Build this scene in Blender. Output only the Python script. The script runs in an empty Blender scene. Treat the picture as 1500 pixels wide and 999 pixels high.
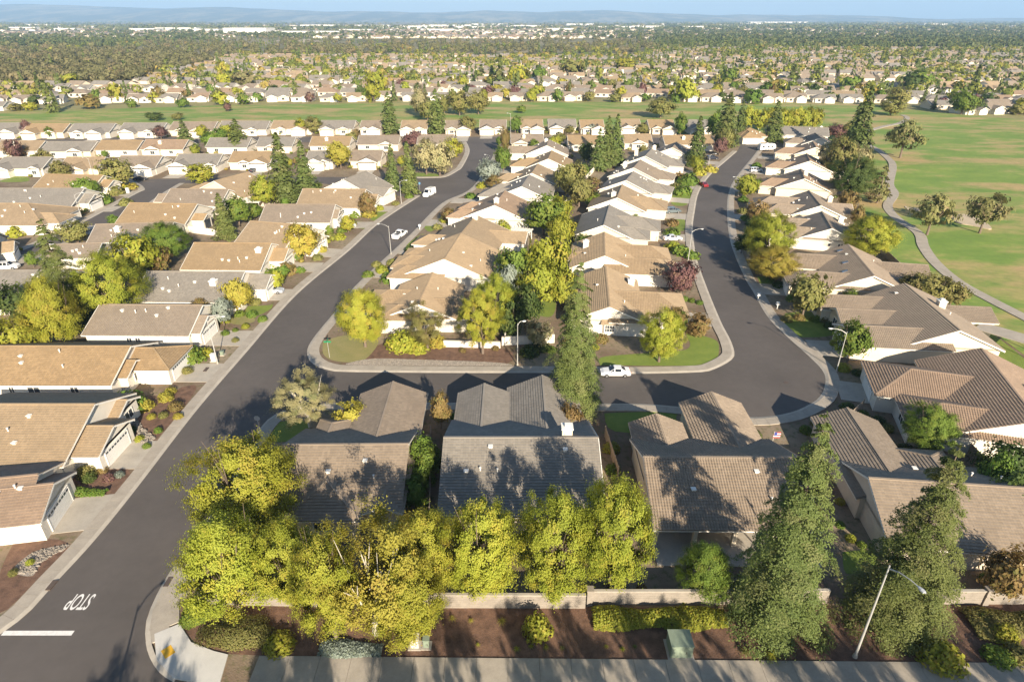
import bpy, math, random
import numpy as np
from mathutils import Vector, Matrix
random.seed(7); RNG = np.random.default_rng(7)
S = bpy.context.scene
C = S.collection
R = math.radians

# ---------------- camera, sky, sun, exposure ----------------
CAM_H = 50.0; FPX = 914.0; PITCH = R(27.3)          # drone height, focal length in photo pixels, tilt
cd = bpy.data.cameras.new('camera'); cam = bpy.data.objects.new('camera', cd); C.objects.link(cam)
cd.sensor_width = 36.0; cd.lens = FPX/1500*36; cd.clip_start = 0.5; cd.clip_end = 120000
cam.location = (0, 0, CAM_H); cam.rotation_euler = (math.pi/2-PITCH, 0, 0)
S.camera = cam
SUN_EL = 22.0; SUN_AZ = 162.0                        # sun behind the camera, to the right
w = bpy.data.worlds.new('World'); S.world = w; w.use_nodes = True
nt = w.node_tree; bg = nt.nodes['Background']
sky = nt.nodes.new('ShaderNodeTexSky'); sky.sky_type = 'NISHITA'; sky.sun_disc = False
sky.sun_elevation = R(SUN_EL); sky.sun_rotation = R(SUN_AZ); sky.altitude = 100; sky.air_density = 1.0; sky.dust_density = 0.5; sky.ozone_density = 2.0
nt.links.new(sky.outputs[0], bg.inputs[0]); bg.inputs[1].default_value = 0.068
sl = bpy.data.lights.new('sun', 'SUN'); sl.energy = 5.0; sl.angle = R(0.5); sl.color = (1.0, 0.87, 0.69)
so = bpy.data.objects.new('sun', sl); C.objects.link(so)
_az = R(SUN_AZ); _el = R(SUN_EL)
to_sun = Vector((math.sin(_az)*math.cos(_el), math.cos(_az)*math.cos(_el), math.sin(_el)))
so.rotation_euler = to_sun.to_track_quat('Z', 'Y').to_euler(); so.location = (60, -120, 120)
S.view_settings.view_transform = 'Standard'; S.view_settings.look = 'None'; S.view_settings.exposure = 1.08; S.view_settings.gamma = 1.0
HAZE = 8e-5
S.cycles.use_denoising = True
S.cycles.max_bounces = 6; S.cycles.diffuse_bounces = 3; S.cycles.glossy_bounces = 2; S.cycles.transmission_bounces = 3; S.cycles.transparent_max_bounces = 6; S.cycles.volume_bounces = 1

# ---------------- survey helper: where a sight line meets the level z ----------------
_c, _s = math.cos(PITCH), math.sin(PITCH)
def P(px, py, z=0.0):
    a = (px-750)/FPX; b = -(py-499.5)/FPX
    t = (CAM_H-z)/(_s-b*_c)
    return Vector((a*t, (_c+b*_s)*t, z))
def px_per_m(pt):                                     # photo pixels per metre at a point
    return FPX/(pt[1]*_c+(CAM_H-pt[2])*_s)
def height_at(base, py):                              # height above a ground point whose sight line is at row py
    b = -(py-499.5)/FPX
    return CAM_H-base[1]*(_s-b*_c)/(_c+b*_s)
def pxl(lst, z=0.0): return [P(x, y, z) for x, y in lst]

# ---------------- tagging ----------------
def tag(o, label=None, cat=None, group=None, kind=None):
    if label: o['label'] = label
    if cat: o['category'] = cat
    if group: o['group'] = group
    if kind: o['kind'] = kind
    return o
def empty(name, loc=(0,0,0), rz=0.0, parent=None):
    o = bpy.data.objects.new(name, None); C.objects.link(o); o.location = loc; o.rotation_euler = (0,0,rz); o.empty_display_size = .3
    if parent: o.parent = parent
    return o
def link(name, me, parent=None, mat=None):
    o = bpy.data.objects.new(name, me); C.objects.link(o)
    if parent: o.parent = parent
    if mat is not None:
        if len(me.materials) == 0: me.materials.append(mat)
        else:
            o.material_slots[0].link = 'OBJECT'; o.material_slots[0].material = mat
    return o

# ---------------- materials ----------------
MATS = {}
def nodes_of(name):
    m = bpy.data.materials.new(name); m.use_nodes = True; MATS[name] = m
    n = m.node_tree; return m, n, n.nodes['Principled BSDF']
def N(n, t, **kw):
    x = n.nodes.new(t)
    for k, v in kw.items():
        if k.startswith('i_'):
            key = k[2:]; x.inputs[int(key) if key.isdigit() else key.replace('_', ' ')].default_value = v
        else: setattr(x, k, v)
    return x
def math_(n, op, a, b=None, c=None):
    x = n.nodes.new('ShaderNodeMath'); x.operation = op
    for i, v in enumerate((a, b, c)):
        if v is None: continue
        if isinstance(v, (int, float)): x.inputs[i].default_value = v
        else: n.links.new(v, x.inputs[i])
    return x.outputs[0]
def mixc(n, fac, a, b, mode='MIX'):
    x = n.nodes.new('ShaderNodeMix'); x.data_type = 'RGBA'; x.blend_type = mode
    for sock, v in ((x.inputs[0], fac), (x.inputs[6], a), (x.inputs[7], b)):
        if isinstance(v, (int, float)): sock.default_value = v
        elif isinstance(v, tuple): sock.default_value = (*v, 1)
        else: n.links.new(v, sock)
    return x.outputs[2]
def noise(n, scale, detail=4, vec=None, rough=.6):
    x = N(n, 'ShaderNodeTexNoise'); x.inputs['Scale'].default_value = scale; x.inputs['Detail'].default_value = detail; x.inputs['Roughness'].default_value = rough
    if vec is not None: n.links.new(vec, x.inputs['Vector'])
    return x.outputs['Fac']
def ramp(n, fac, lo, hi):
    x = N(n, 'ShaderNodeMapRange'); x.inputs[1].default_value = lo; x.inputs[2].default_value = hi; n.links.new(fac, x.inputs[0]); return x.outputs[0]
def objpos(n):
    return N(n, 'ShaderNodeTexCoord').outputs['Object']
def worldpos(n):
    return N(n, 'ShaderNodeNewGeometry').outputs['Position']
def basic(name, col, rough=.8, vary=.12, scale=1.5, metal=0.0, bump=0.0, bscale=20, world=True):
    m, n, b = nodes_of(name)
    v = worldpos(n) if world else objpos(n)
    f = noise(n, scale, 5, v)
    f2 = noise(n, scale*9, 3, v)
    k = math_(n, 'ADD', math_(n, 'MULTIPLY', f, .7), math_(n, 'MULTIPLY', f2, .3))
    lo = tuple(c*(1-vary*1.6) for c in col); hi = tuple(min(1, c*(1+vary*1.6)) for c in col)
    n.links.new(mixc(n, ramp(n, k, .3, .7), lo, hi), b.inputs['Base Color'])
    b.inputs['Roughness'].default_value = rough; b.inputs['Metallic'].default_value = metal
    if bump:
        bn = N(n, 'ShaderNodeBump'); bn.inputs['Distance'].default_value = bump; bn.inputs['Strength'].default_value = 1
        n.links.new(noise(n, bscale, 4, v), bn.inputs['Height']); n.links.new(bn.outputs[0], b.inputs['Normal'])
    return m
def roof_mat(name, col, rib=.035, flatb=False):
    m, n, b = nodes_of(name)
    uv = N(n, 'ShaderNodeTexCoord').outputs['UV']
    sp = N(n, 'ShaderNodeSeparateXYZ'); n.links.new(uv, sp.inputs[0])
    u = math_(n, 'DIVIDE', sp.outputs[0], .30); v = math_(n, 'DIVIDE', sp.outputs[1], .36)
    fu = math_(n, 'FLOOR', u); fv = math_(n, 'FLOOR', v)
    cb = N(n, 'ShaderNodeCombineXYZ'); n.links.new(fu, cb.inputs[0]); n.links.new(fv, cb.inputs[1])
    wn = N(n, 'ShaderNodeTexWhiteNoise', noise_dimensions='2D'); n.links.new(cb.outputs[0], wn.inputs['Vector'])
    base = mixc(n, wn.outputs['Value'], tuple(c*.86 for c in col), tuple(min(1, c*1.12) for c in col))
    st = noise(n, .35, 5, worldpos(n))
    base = mixc(n, ramp(n, st, .45, .75), base, tuple(c*.80 for c in col))
    oi = N(n, 'ShaderNodeObjectInfo').outputs['Random']
    base = mixc(n, math_(n, 'MULTIPLY', oi, .30), base, tuple(c*q for c, q in zip(col, (.80, .86, .95))))
    n.links.new(base, b.inputs['Base Color']); b.inputs['Roughness'].default_value = .85
    if not flatb:
        frv = math_(n, 'SUBTRACT', v, fv)
        rb = math_(n, 'MULTIPLY', math_(n, 'ABSOLUTE', math_(n, 'SINE', math_(n, 'MULTIPLY', u, math.pi))), rib)
        hgt = math_(n, 'ADD', rb, math_(n, 'MULTIPLY', math_(n, 'SUBTRACT', 1.0, frv), .07))
        bn = N(n, 'ShaderNodeBump'); bn.inputs['Distance'].default_value = 1.0; bn.inputs['Strength'].default_value = .8
        n.links.new(hgt, bn.inputs['Height']); n.links.new(bn.outputs[0], b.inputs['Normal'])
    return m
ROOFC = dict(tan=(.35,.255,.155), orange=(.345,.24,.13), grey=(.265,.235,.195), brown=(.30,.215,.15), taupe=(.285,.225,.165), pink=(.33,.23,.15))
for k, c in ROOFC.items():
    roof_mat('roof_'+k, c); roof_mat('roof_'+k+'_cut', c, flatb=True)
WALLC = dict(white=(.70,.65,.56), cream=(.68,.59,.45), grey=(.60,.58,.54), sand=(.66,.56,.44))
for k, c in WALLC.items(): basic('stucco_'+k, c, .9, .05, .4, bump=.01, bscale=60)
basic('trim', (.80,.77,.70), .6, .03); basic('trim_dark', (.16,.11,.08), .6, .05)
basic('garage_white', (.80,.78,.73), .5, .02); basic('concrete', (.40,.36,.30), .85, .12, .5, bump=.004, bscale=30); basic('concrete_new', (.55,.53,.49), .85, .05, .6)
basic('concrete_walk', (.37,.325,.265), .85, .12, .6, bump=.004, bscale=30)
basic('asphalt', (.103,.089,.079), .8, .12, .10, bump=.006, bscale=40)
basic('mulch', (.15,.085,.055), .95, .35, 1.1, bump=.05, bscale=7)
basic('gravel', (.33,.285,.235), .9, .45, 6, bump=.05, bscale=9)
basic('road_paint', (.74,.72,.68), .7, .1, 3); basic('yellow_paint', (.75,.42,.03), .7, .08, 3)
basic('block_wall', (.27,.235,.195), .9, .12, 2, bump=.01, bscale=25)
basic('fence_wood', (.36,.29,.22), .9, .2, 3); basic('fence_white', (.70,.66,.58), .8, .08, 2)
basic('bark', (.16,.12,.09), .9, .3, 8); basic('bark_pale', (.55,.50,.43), .9, .25, 6)
basic('steel_pole', (.52,.51,.48), .45, .06, 2, metal=.3); basic('lamp_grey', (.42,.44,.46), .4, .05, 2)
basic('green_box', (.22,.27,.20), .5, .08, 2); basic('pale_box', (.55,.54,.48), .5, .06, 2)
basic('sign_green', (.02,.22,.10), .4, .04); basic('sign_white', (.75,.75,.73), .4, .03); basic('sign_back', (.45,.45,.45), .4, .03, metal=.4); basic('sign_blue', (.10,.25,.42), .4, .03)
basic('iron', (.10,.075,.06), .6, .1)
basic('canvas_blue', (.05,.13,.34), .8, .08); basic('flag_red', (.55,.05,.06), .7, .05); basic('flag_blue', (.04,.06,.25), .7, .05); basic('flag_white', (.75,.74,.72), .7, .03)
basic('warehouse', (.70,.67,.62), .8, .08, .01); basic('sand_trap', (.48,.39,.27), .95, .08, .3)
basic('tyre', (.02,.02,.02), .8, .1, 5, world=False); basic('rim', (.5,.5,.5), .3, .05, 5, metal=.8, world=False)
basic('lamp_glass', (.75,.75,.72), .1, .02, world=False); basic('tail_red', (.4,.02,.02), .2, .02, world=False)
def paint(name, col, rough=.25):
    m, n, b = nodes_of(name); b.inputs['Base Color'].default_value = (*col, 1); b.inputs['Roughness'].default_value = rough
    b.inputs['Coat Weight'].default_value = .5; b.inputs['Coat Roughness'].default_value = .08
    f = noise(n, 3, 3, objpos(n)); n.links.new(mixc(n, ramp(n, f, .35, .7), tuple(c*.94 for c in col), col), b.inputs['Base Color']); return m
paint('car_white', (.78,.78,.77)); paint('car_silver', (.42,.45,.50)); paint('car_grey', (.12,.15,.16)); paint('car_red', (.28,.03,.035)); paint('car_dark', (.03,.035,.05))
def glass(name, col, rough=.06):
    m, n, b = nodes_of(name); b.inputs['Base Color'].default_value = (*col, 1); b.inputs['Roughness'].default_value = rough; b.inputs['IOR'].default_value = 1.5
    f = noise(n, .8, 2, worldpos(n)); n.links.new(mixc(n, f, tuple(c*.5 for c in col), tuple(c*1.5 for c in col)), b.inputs['Base Color']); return m
glass('window_glass', (.055,.065,.075)); glass('car_glass', (.018,.022,.028)); glass('skylight_glass', (.20,.26,.32), .12)

def grass_mat(name, cols, scale, bump=.04):
    m, n, b = nodes_of(name); v = worldpos(n)
    a = noise(n, scale, 6, v); c2 = noise(n, scale*14, 4, v)
    col = mixc(n, ramp(n, a, .35, .65), cols[0], cols[1])
    col = mixc(n, math_(n, 'MULTIPLY', ramp(n, c2, .4, .7), .5), col, cols[2])
    n.links.new(col, b.inputs['Base Color']); b.inputs['Roughness'].default_value = .9
    bn = N(n, 'ShaderNodeBump'); bn.inputs['Distance'].default_value = bump; n.links.new(noise(n, 12, 3, v), bn.inputs['Height']); n.links.new(bn.outputs[0], b.inputs['Normal'])
    return m
grass_mat('lawn', ((.15,.21,.028), (.21,.26,.04), (.10,.15,.02)), .5)
grass_mat('lawn_dry', ((.27,.235,.09), (.20,.20,.06), (.33,.28,.13)), .4)
def golf_mat():
    m, n, b = nodes_of('golf_turf'); v = worldpos(n)
    mp = N(n, 'ShaderNodeMapping'); mp.inputs['Scale'].default_value = (1, 2.2, 1); mp.inputs['Rotation'].default_value = (0,0,.35); n.links.new(v, mp.inputs[0])
    big = noise(n, .016, 3, mp.outputs[0]); mid = noise(n, .05, 6, mp.outputs[0], .65); fine = noise(n, .6, 4, v)
    col = mixc(n, ramp(n, mid, .35, .68), (.14,.235,.032), (.225,.30,.05))
    dry = math_(n, 'ADD', math_(n, 'MULTIPLY', big, .55), math_(n, 'MULTIPLY', mid, .55))
    col = mixc(n, ramp(n, dry, .512, .66), col, (.42,.30,.13))
    col = mixc(n, math_(n, 'MULTIPLY', ramp(n, fine, .4, .75), .3), col, (.07,.10,.03))
    n.links.new(col, b.inputs['Base Color']); b.inputs['Roughness'].default_value = .92; return m
golf_mat()
def ground_mat():
    m, n, b = nodes_of('earth'); v = worldpos(n)
    a = noise(n, .09, 6, v); f = noise(n, 1.3, 5, v); far = noise(n, .004, 6, v)
    col = mixc(n, ramp(n, a, .40, .62), (.17,.115,.075), (.27,.21,.14))
    col = mixc(n, ramp(n, f, .50, .72), col, (.10,.105,.035))
    d = N(n, 'ShaderNodeVectorMath', operation='LENGTH'); n.links.new(v, d.inputs[0])
    farc = mixc(n, ramp(n, far, .42, .60), (.14,.135,.055), (.30,.25,.14))
    col = mixc(n, ramp(n, d.outputs['Value'], 380, 520), col, farc)
    n.links.new(col, b.inputs['Base Color']); b.inputs['Roughness'].default_value = .95
    bn = N(n, 'ShaderNodeBump'); bn.inputs['Distance'].default_value = .06; n.links.new(noise(n, 5, 4, v), bn.inputs['Height']); n.links.new(bn.outputs[0], b.inputs['Normal'])
    return m
ground_mat()
def hill_mat():
    m, n, b = nodes_of('hill'); v = worldpos(n)
    mp = N(n, 'ShaderNodeMapping'); mp.inputs['Scale'].default_value = (1,.45,1); n.links.new(v, mp.inputs[0])
    col = mixc(n, ramp(n, noise(n, .0016, 6, mp.outputs[0], .7), .46, .60), (.07,.08,.04), (.30,.25,.14)); n.links.new(col, b.inputs['Base Color']); b.inputs['Roughness'].default_value = .95
hill_mat()
def leaf_mat(name, a, bcol, trans=.35, c3=None):
    m, n, b = nodes_of(name)
    at = N(n, 'ShaderNodeAttribute', attribute_name='lc'); sp = N(n, 'ShaderNodeSeparateXYZ'); n.links.new(at.outputs['Vector'], sp.inputs[0])
    col = mixc(n, sp.outputs[0], a, bcol)
    if c3: col = mixc(n, ramp(n, sp.outputs[1], .72, .95), col, c3)
    oi = N(n, 'ShaderNodeObjectInfo').outputs['Random']
    hs = N(n, 'ShaderNodeHueSaturation'); n.links.new(col, hs.inputs['Color'])
    n.links.new(math_(n, 'ADD', math_(n, 'MULTIPLY', oi, .024), .488), hs.inputs['Hue'])
    n.links.new(math_(n, 'ADD', math_(n, 'MULTIPLY', math_(n, 'FRACT', math_(n, 'MULTIPLY', oi, 7.3)),   .28), .86), hs.inputs['Value'])
    n.links.new(hs.outputs[0], b.inputs['Base Color']); b.inputs['Roughness'].default_value = .65; b.inputs['Specular IOR Level'].default_value = .25
    tr = N(n, 'ShaderNodeBsdfTranslucent'); n.links.new(hs.outputs[0], tr.inputs[0])
    mx = N(n, 'ShaderNodeMixShader'); mx.inputs[0].default_value = trans
    n.links.new(b.outputs[0], mx.inputs[1]); n.links.new(tr.outputs[0], mx.inputs[2]); n.links.new(mx.outputs[0], n.nodes['Material Output'].inputs[0])
    return m
LEAF = dict(
    lime=((.245,.28,.03), (.395,.40,.055), (.41,.35,.055)), yellow=((.34,.315,.045), (.45,.41,.075), (.40,.31,.06)), green=((.105,.18,.028), (.19,.27,.045), (.22,.26,.045)),
    dark=((.05,.085,.022), (.10,.145,.036), (.14,.17,.04)), olive=((.18,.19,.05), (.29,.275,.09), (.27,.23,.08)), purple=((.11,.055,.055), (.20,.105,.095), (.22,.14,.09)),
    rust=((.22,.15,.06), (.30,.22,.08), (.20,.20,.06)), tan=((.34,.30,.16), (.44,.38,.20), (.25,.26,.11)), blue=((.20,.24,.20), (.31,.35,.29), (.19,.22,.15)),
    conifer=((.09,.13,.034), (.18,.215,.06), (.20,.21,.075)), oak=((.15,.148,.06), (.24,.22,.10), (.26,.21,.11)), pine=((.16,.175,.058), (.26,.255,.095), (.27,.21,.11)))
for k, v in LEAF.items(): leaf_mat('leaf_'+k, v[0], v[1], .3 if k in ('conifer', 'oak', 'pine', 'purple', 'blue') else .38, v[2])

# ---------------- mesh collector ----------------
class MB:
    def __init__(s): s.v = []; s.f = []; s.uv = []; s.hasuv = False
    def face(s, pts, uvs=None):
        i = len(s.v); s.v += [tuple(p) for p in pts]; s.f.append(tuple(range(i, i+len(pts))))
        if uvs: s.hasuv = True; s.uv += uvs
        else: s.uv += [(0,0)]*len(pts)
    def box(s, a, b):
        (x0,y0,z0), (x1,y1,z1) = a, b
        q = [(x0,y0,z0),(x1,y0,z0),(x1,y1,z0),(x0,y1,z0),(x0,y0,z1),(x1,y0,z1),(x1,y1,z1),(x0,y1,z1)]
        for f in ((3,2,1,0),(4,5,6,7),(0,1,5,4),(1,2,6,5),(2,3,7,6),(3,0,4,7)): s.face([q[k] for k in f])
    def obox(s, c, ax, ay, az):        # centre and three half-axis vectors
        c, ax, ay, az = map(Vector, (c, ax, ay, az))
        q = [c-ax-ay-az, c+ax-ay-az, c+ax+ay-az, c-ax+ay-az, c-ax-ay+az, c+ax-ay+az, c+ax+ay+az, c-ax+ay+az]
        for f in ((3,2,1,0),(4,5,6,7),(0,1,5,4),(1,2,6,5),(2,3,7,6),(3,0,4,7)): s.face([q[k] for k in f])
    def bar(s, a, b, hw, hh):          # a square bar from a to b
        a = Vector(a); b = Vector(b); d = b-a; L = d.length
        if L < 1e-5: return
        d /= L; up = Vector((0,0,1)) if abs(d.z) < .95 else Vector((1,0,0))
        x = d.cross(up).normalized(); y = x.cross(d).normalized()
        s.obox((a+b)/2, d*(L/2), x*hw, y*hh)
    def tube(s, pts, rad, n=6, cap=True):
        pts = [Vector(p) for p in pts]; rings = []
        for i, p in enumerate(pts):
            d = (pts[min(i+1, len(pts)-1)]-pts[max(i-1, 0)]).normalized()
            up = Vector((0,0,1)) if abs(d.z) < .9 else Vector((1,0,0))
            x = d.cross(up).normalized(); y = x.cross(d).normalized()
            rings.append([p+(x*math.cos(2*math.pi*k/n)+y*math.sin(2*math.pi*k/n))*rad[i] for k in range(n)])
        for i in range(len(rings)-1):
            for k in range(n): s.face([rings[i][k], rings[i][(k+1)%n], rings[i+1][(k+1)%n], rings[i+1][k]])
        if cap: s.face(rings[-1]); s.face(rings[0][::-1])
    def prism(s, poly, z0, z1):        # horizontal polygon, counter-clockwise
        n = len(poly)
        s.face([(p[0],p[1],z1) for p in poly]); s.face([(p[0],p[1],z0) for p in poly][::-1])
        for i in range(n):
            a = poly[i]; b = poly[(i+1)%n]; s.face([(a[0],a[1],z0),(b[0],b[1],z0),(b[0],b[1],z1),(a[0],a[1],z1)])
    def mesh(s, name='mesh'):
        me = bpy.data.meshes.new(name); me.from_pydata(s.v, [], s.f)
        if s.hasuv:
            l = me.uv_layers.new(name='UVMap'); l.data.foreach_set('uv', np.array(s.uv, dtype=np.float32).ravel())
        me.update(); return me
    def build(s, name, mat, parent=None, smooth=False):
        if not s.f: return None
        me = s.mesh(name)
        if smooth: me.shade_smooth()
        return link(name, me, parent, MATS[mat])
def ccw(poly):
    a = sum(poly[i][0]*poly[(i+1)%len(poly)][1]-poly[(i+1)%len(poly)][0]*poly[i][1] for i in range(len(poly)))
    return poly if a > 0 else poly[::-1]
def smooth_line(pts, n=6):
    pts = [Vector((p[0], p[1], 0)) for p in pts]; out = []
    for i in range(len(pts)-1):
        p0 = pts[max(i-1, 0)]; p1 = pts[i]; p2 = pts[i+1]; p3 = pts[min(i+2, len(pts)-1)]
        for k in range(n):
            t = k/n
            out.append(.5*((2*p1)+(p2-p0)*t+(2*p0-5*p1+4*p2-p3)*t*t+(3*p1-p0-3*p2+p3)*t*t*t))
    out.append(pts[-1]); return out
def resample(pts, step):
    out = [pts[0].copy()]; acc = 0.0
    for a, b in zip(pts[:-1], pts[1:]):
        L = (b-a).length; t = step-acc
        while t <= L and L > 0: out.append(a+(b-a)*(t/L)); t += step
        acc = (acc+L) % step
    if (out[-1]-pts[-1]).length > .3*step: out.append(pts[-1])
    return out
def offset(pts, d):
    out = []
    for i, p in enumerate(pts):
        t = (pts[min(i+1, len(pts)-1)]-pts[max(i-1, 0)]).normalized(); out.append(p+Vector((-t.y, t.x, 0))*d)
    return out
def sheet(name, poly, z, mat, kind='structure', parent=None, label=None):
    m = MB(); pl = ccw([(p[0], p[1]) for p in poly]); m.face([(x, y, z) for x, y in pl])
    o = m.build(name, mat, parent)
    if kind and not parent: o['kind'] = kind
    return o
# ---------------- ground, roads, pavements ----------------
m = MB(); m.face([(-30000,-400,0),(30000,-400,0),(30000,30000,0),(-30000,30000,0)]); tag(m.build('ground', 'earth'), kind='structure')
R1W = [(0,929),(40,899),(80,855),(138,792),(199.6,716),(289,600),(362,515),(436.5,430),(512,367),(555,327.6),(605,294),(622,284)]
R1E = [(254.5,999),(233.5,985),(217,957),(212.6,924),(219,894.5),(242,848),(271,806),(302.7,760),(345,690),(372,640),(398,610),(436,596),(484,590)]
R1E2 = [(732,203),(724,225),(693,273.5),(647,298),(598.6,346),(522.7,416.7),(493,454),(464,488.7),(450.7,510),(452,526),(464,536.7),(480,542),(501,544.7),(600,546),(700,546.5),(808,546.5),(921,547.7),(1020,545.6),(1044,541.7),(1068,529.7),(1076,519),(1070,498),(1056,471),(1035,420),(1020,376),(1015,335.7),(1017.6,311),(1024,281.6),(1040.5,257),(1065,235),(1080,222)]
R2O = [(484,590),(600,590),(740,590),(879,591),(950,592),(1020,599),(1050,605),(1095,611),(1134,609),(1170,600),(1200,582),(1209,560),(1205,543),(1185,522),(1155,495),(1125,465),(1104,429),(1089,403),(1070,354.6),(1065,311),(1067.6,281.6),(1078,260),(1100,233),(1113,216)]
R1WU = [(609,261.5),(640,261),(655,259),(670,251),(678,244),(688,222),(683,208)]
LRN = [(-60,406),(0,379),(49,361),(119,327.6),(200,284),(212,278.5),(208,272),(196,265)]
LRS = [(-60,440),(16,390),(51,373),(140,336),(173,327.6),(232,287),(262,269)]
sm = {k: smooth_line(pxl(v)) for k, v in dict(R1W=R1W, R1E=R1E, R1E2=R1E2, R2O=R2O, R1WU=R1WU, LRN=LRN, LRS=LRS).items()}
def low(i): return sm[i]
i_nw = min(range(len(sm['R1E2'])), key=lambda i: (sm['R1E2'][i]-P(450.7,510)).length)
# main street: west kerb up to the side street, then the upper bend
a0 = P(0,1010); b0 = P(262,1010); coll = [P(-400,1010), a0, b0]
main = [Vector((-95, 14, 0)), P(-60,960)]+sm['R1W']+sm['R1WU']+sm['R1E2'][:i_nw+1]+list(reversed(sm['R1E']))+[Vector((-25,30,0)), Vector((-22,29.6,0)), Vector((75,29.6,0)), Vector((75,14,0))]
sheet('main_street', main, .012, 'asphalt')
loop = [P(430,500)]+sm['R1E2'][i_nw:]+[P(1086,210), P(1113,208)]+list(reversed(sm['R2O']))+[P(398,608), P(350,640)]
sheet('loop_street', loop, .008, 'asphalt')
sheet('side_street', pxl([(250,269),(460,267),(600,290),(640,284),(660,258),(608,259.5),(430,259.5),(190,263)]), .004, 'asphalt')
sheet('left_street', sm['LRN']+list(reversed(sm['LRS'])), .006, 'asphalt')
sheet('cross_street', pxl([(-100,209),(680,208.5),(735,208),(1115,212),(1115,203),(735,201),(-100,201)]), .010, 'asphalt')
CN = [Vector(p) for p in [(-300,29,0)]]
def pavement(name, line, side, slabs_near=True, w0=.45, w1=2.0, near=84):
    """a rolled kerb and a walk beside it; the near walk is laid as separate slabs"""
    root = empty(name); root['kind'] = 'structure'
    pts = resample(line, 1.5)
    a = offset(pts, 0); b = offset(pts, side*w0); c = offset(pts, side*w1)
    k = MB(); wk = MB()
    for i in range(len(pts)-1):
        q = [(a[i],.016),(a[i+1],.016),(b[i+1],.13),(b[i],.13)]
        if side < 0: q = q[::-1]
        k.face([(p.x,p.y,z) for p, z in q])
        far = (a[i].y > near) or not slabs_near
        c0, c1, d0, d1 = b[i], b[i+1], c[i], c[i+1]
        if far:
            q = [(c0,.13),(c1,.13),(d1,.13),(d0,.13)]
            if side < 0: q = q[::-1]
            wk.face([(p.x,p.y,z) for p, z in q])
        else:
            def sh(p, q_, t): return p+(q_-p)*t
            g = .008
            poly = ccw([sh(c0,c1,g), sh(c1,c0,g), sh(d1,d0,g), sh(d0,d1,g)])
            s_ = MB(); s_.prism(poly, .0, .125+random.uniform(-.006,.006)); s_.build('slab', 'concrete_walk', root)
    k.build('kerb', 'concrete', root); wk.build('walk', 'concrete_walk', root)
    return root
pavement('main_street_pavement', sm['R1W'][:-3], 1)
pavement('corner_pavement', sm['R1E'][14:]+sm['R2O'][1:], -1)
pavement('block_pavement', sm['R1E2'][6:], 1)
pavement('upper_pavement', sm['R1WU'], 1, False)
pavement('left_street_pavement', sm['LRN'], 1, False)
pavement('left_street_far_pavement', sm['LRS'], -1, False)
# collector pavement along the bottom, laid in big slabs, and the ramp at the corner
root = empty('collector_pavement'); root['kind'] = 'structure'
def ysw(x): return 35.95-.0105*x
xs = [-22.3]+[-19.6+2.75*i for i in range(32)]
for x0, x1 in zip(xs[:-1], xs[1:]):
    s_ = MB(); s_.prism(ccw([(x0+.012,ysw(x0)-5),(x1-.012,ysw(x1)-5),(x1-.012,ysw(x1)),(x0+.012,ysw(x0))]), 0, .13+random.uniform(-.004,.004)); s_.build('slab', 'concrete_walk', root)
ramp_root = empty('corner_ramp'); ramp_root['kind'] = 'structure'
for poly in ([(226,928),(263,913),(280,940),(257,955),(242,964.5),(229,966)], [(280,940),(313,953),(334,958),(322,999),(290,999),(254,993),(229,966),(242,964.5),(257,955)]):
    s_ = MB(); s_.prism(ccw([(p.x,p.y) for p in pxl(poly, .13)]), 0, .135); s_.build('slab', 'concrete_new', ramp_root)
s_ = MB(); s_.prism(ccw([(p.x,p.y) for p in pxl([(235.6,953),(250,944),(257,955),(242,964.5)], .14)]), .13, .146); s_.build('tactile_pad', 'yellow_paint', ramp_root)
kerbpts = resample(sm['R1E'][:16], 1.0); kb = MB()
for a, b, c, d in zip(kerbpts[:-1], kerbpts[1:], offset(kerbpts, -.45)[1:], offset(kerbpts, -.45)[:-1]):
    kb.face([(d.x,d.y,.14),(c.x,c.y,.14),(b.x,b.y,.016),(a.x,a.y,.016)])
kb.build('kerb', 'concrete', ramp_root)
wp = MB(); wp.prism(ccw([(p.x,p.y) for p in pxl([(244,850),(262,820),(300,790),(290,850),(263,888),(263,911),(228,926),(219,925),(224,896)])]), 0, .125); wp.build('walk', 'concrete_walk', ramp_root)
# road markings
mk = empty('stop_marking', P(118,880)); tag(mk, 'worn white STOP lettering on the asphalt by the white stop line', 'road marking')
def letters(txt, parent, mat, size, sx, sy, loc, rz, z):
    cu = bpy.data.curves.new('txt', 'FONT'); cu.body = txt; cu.size = size; cu.align_x = 'CENTER'; cu.align_y = 'CENTER'; cu.offset = .012*size
    t = bpy.data.objects.new('txt', cu); C.objects.link(t); dg = bpy.context.evaluated_depsgraph_get(); dg.update()
    me = bpy.data.meshes.new_from_object(t.evaluated_get(dg)); bpy.data.objects.remove(t)
    o = link('lettering', me, parent); me.materials.clear(); me.materials.append(MATS[mat])
    o.scale = (sx, sy, 1); o.location = loc; o.rotation_euler = (0,0,rz); return o
letters('STOP', mk, 'road_paint', 1.0, .95, 2.6, (0,0,.018), math.pi, 0)
s_ = MB(); a = P(4,927); b = P(107,927); s_.face([(a.x,a.y-.25,.018),(b.x,b.y-.25,.018),(b.x,b.y+.25,.018),(a.x,a.y+.25,.018)])
tag(s_.build('stop_line', 'road_paint'), 'white painted stop line across the left lane', 'road marking')
for n_, (x, y) in enumerate([(350,690),(1152,560)]):
    s_ = MB(); c_ = P(x,y); s_.tube([c_+Vector((0,0,.005)), c_+Vector((0,0,.022))], [.4,.4], 16); tag(s_.build('manhole_cover', 'iron'), ['iron manhole cover on the main street','iron manhole cover at the bend of the loop street'][n_], 'manhole')
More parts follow.
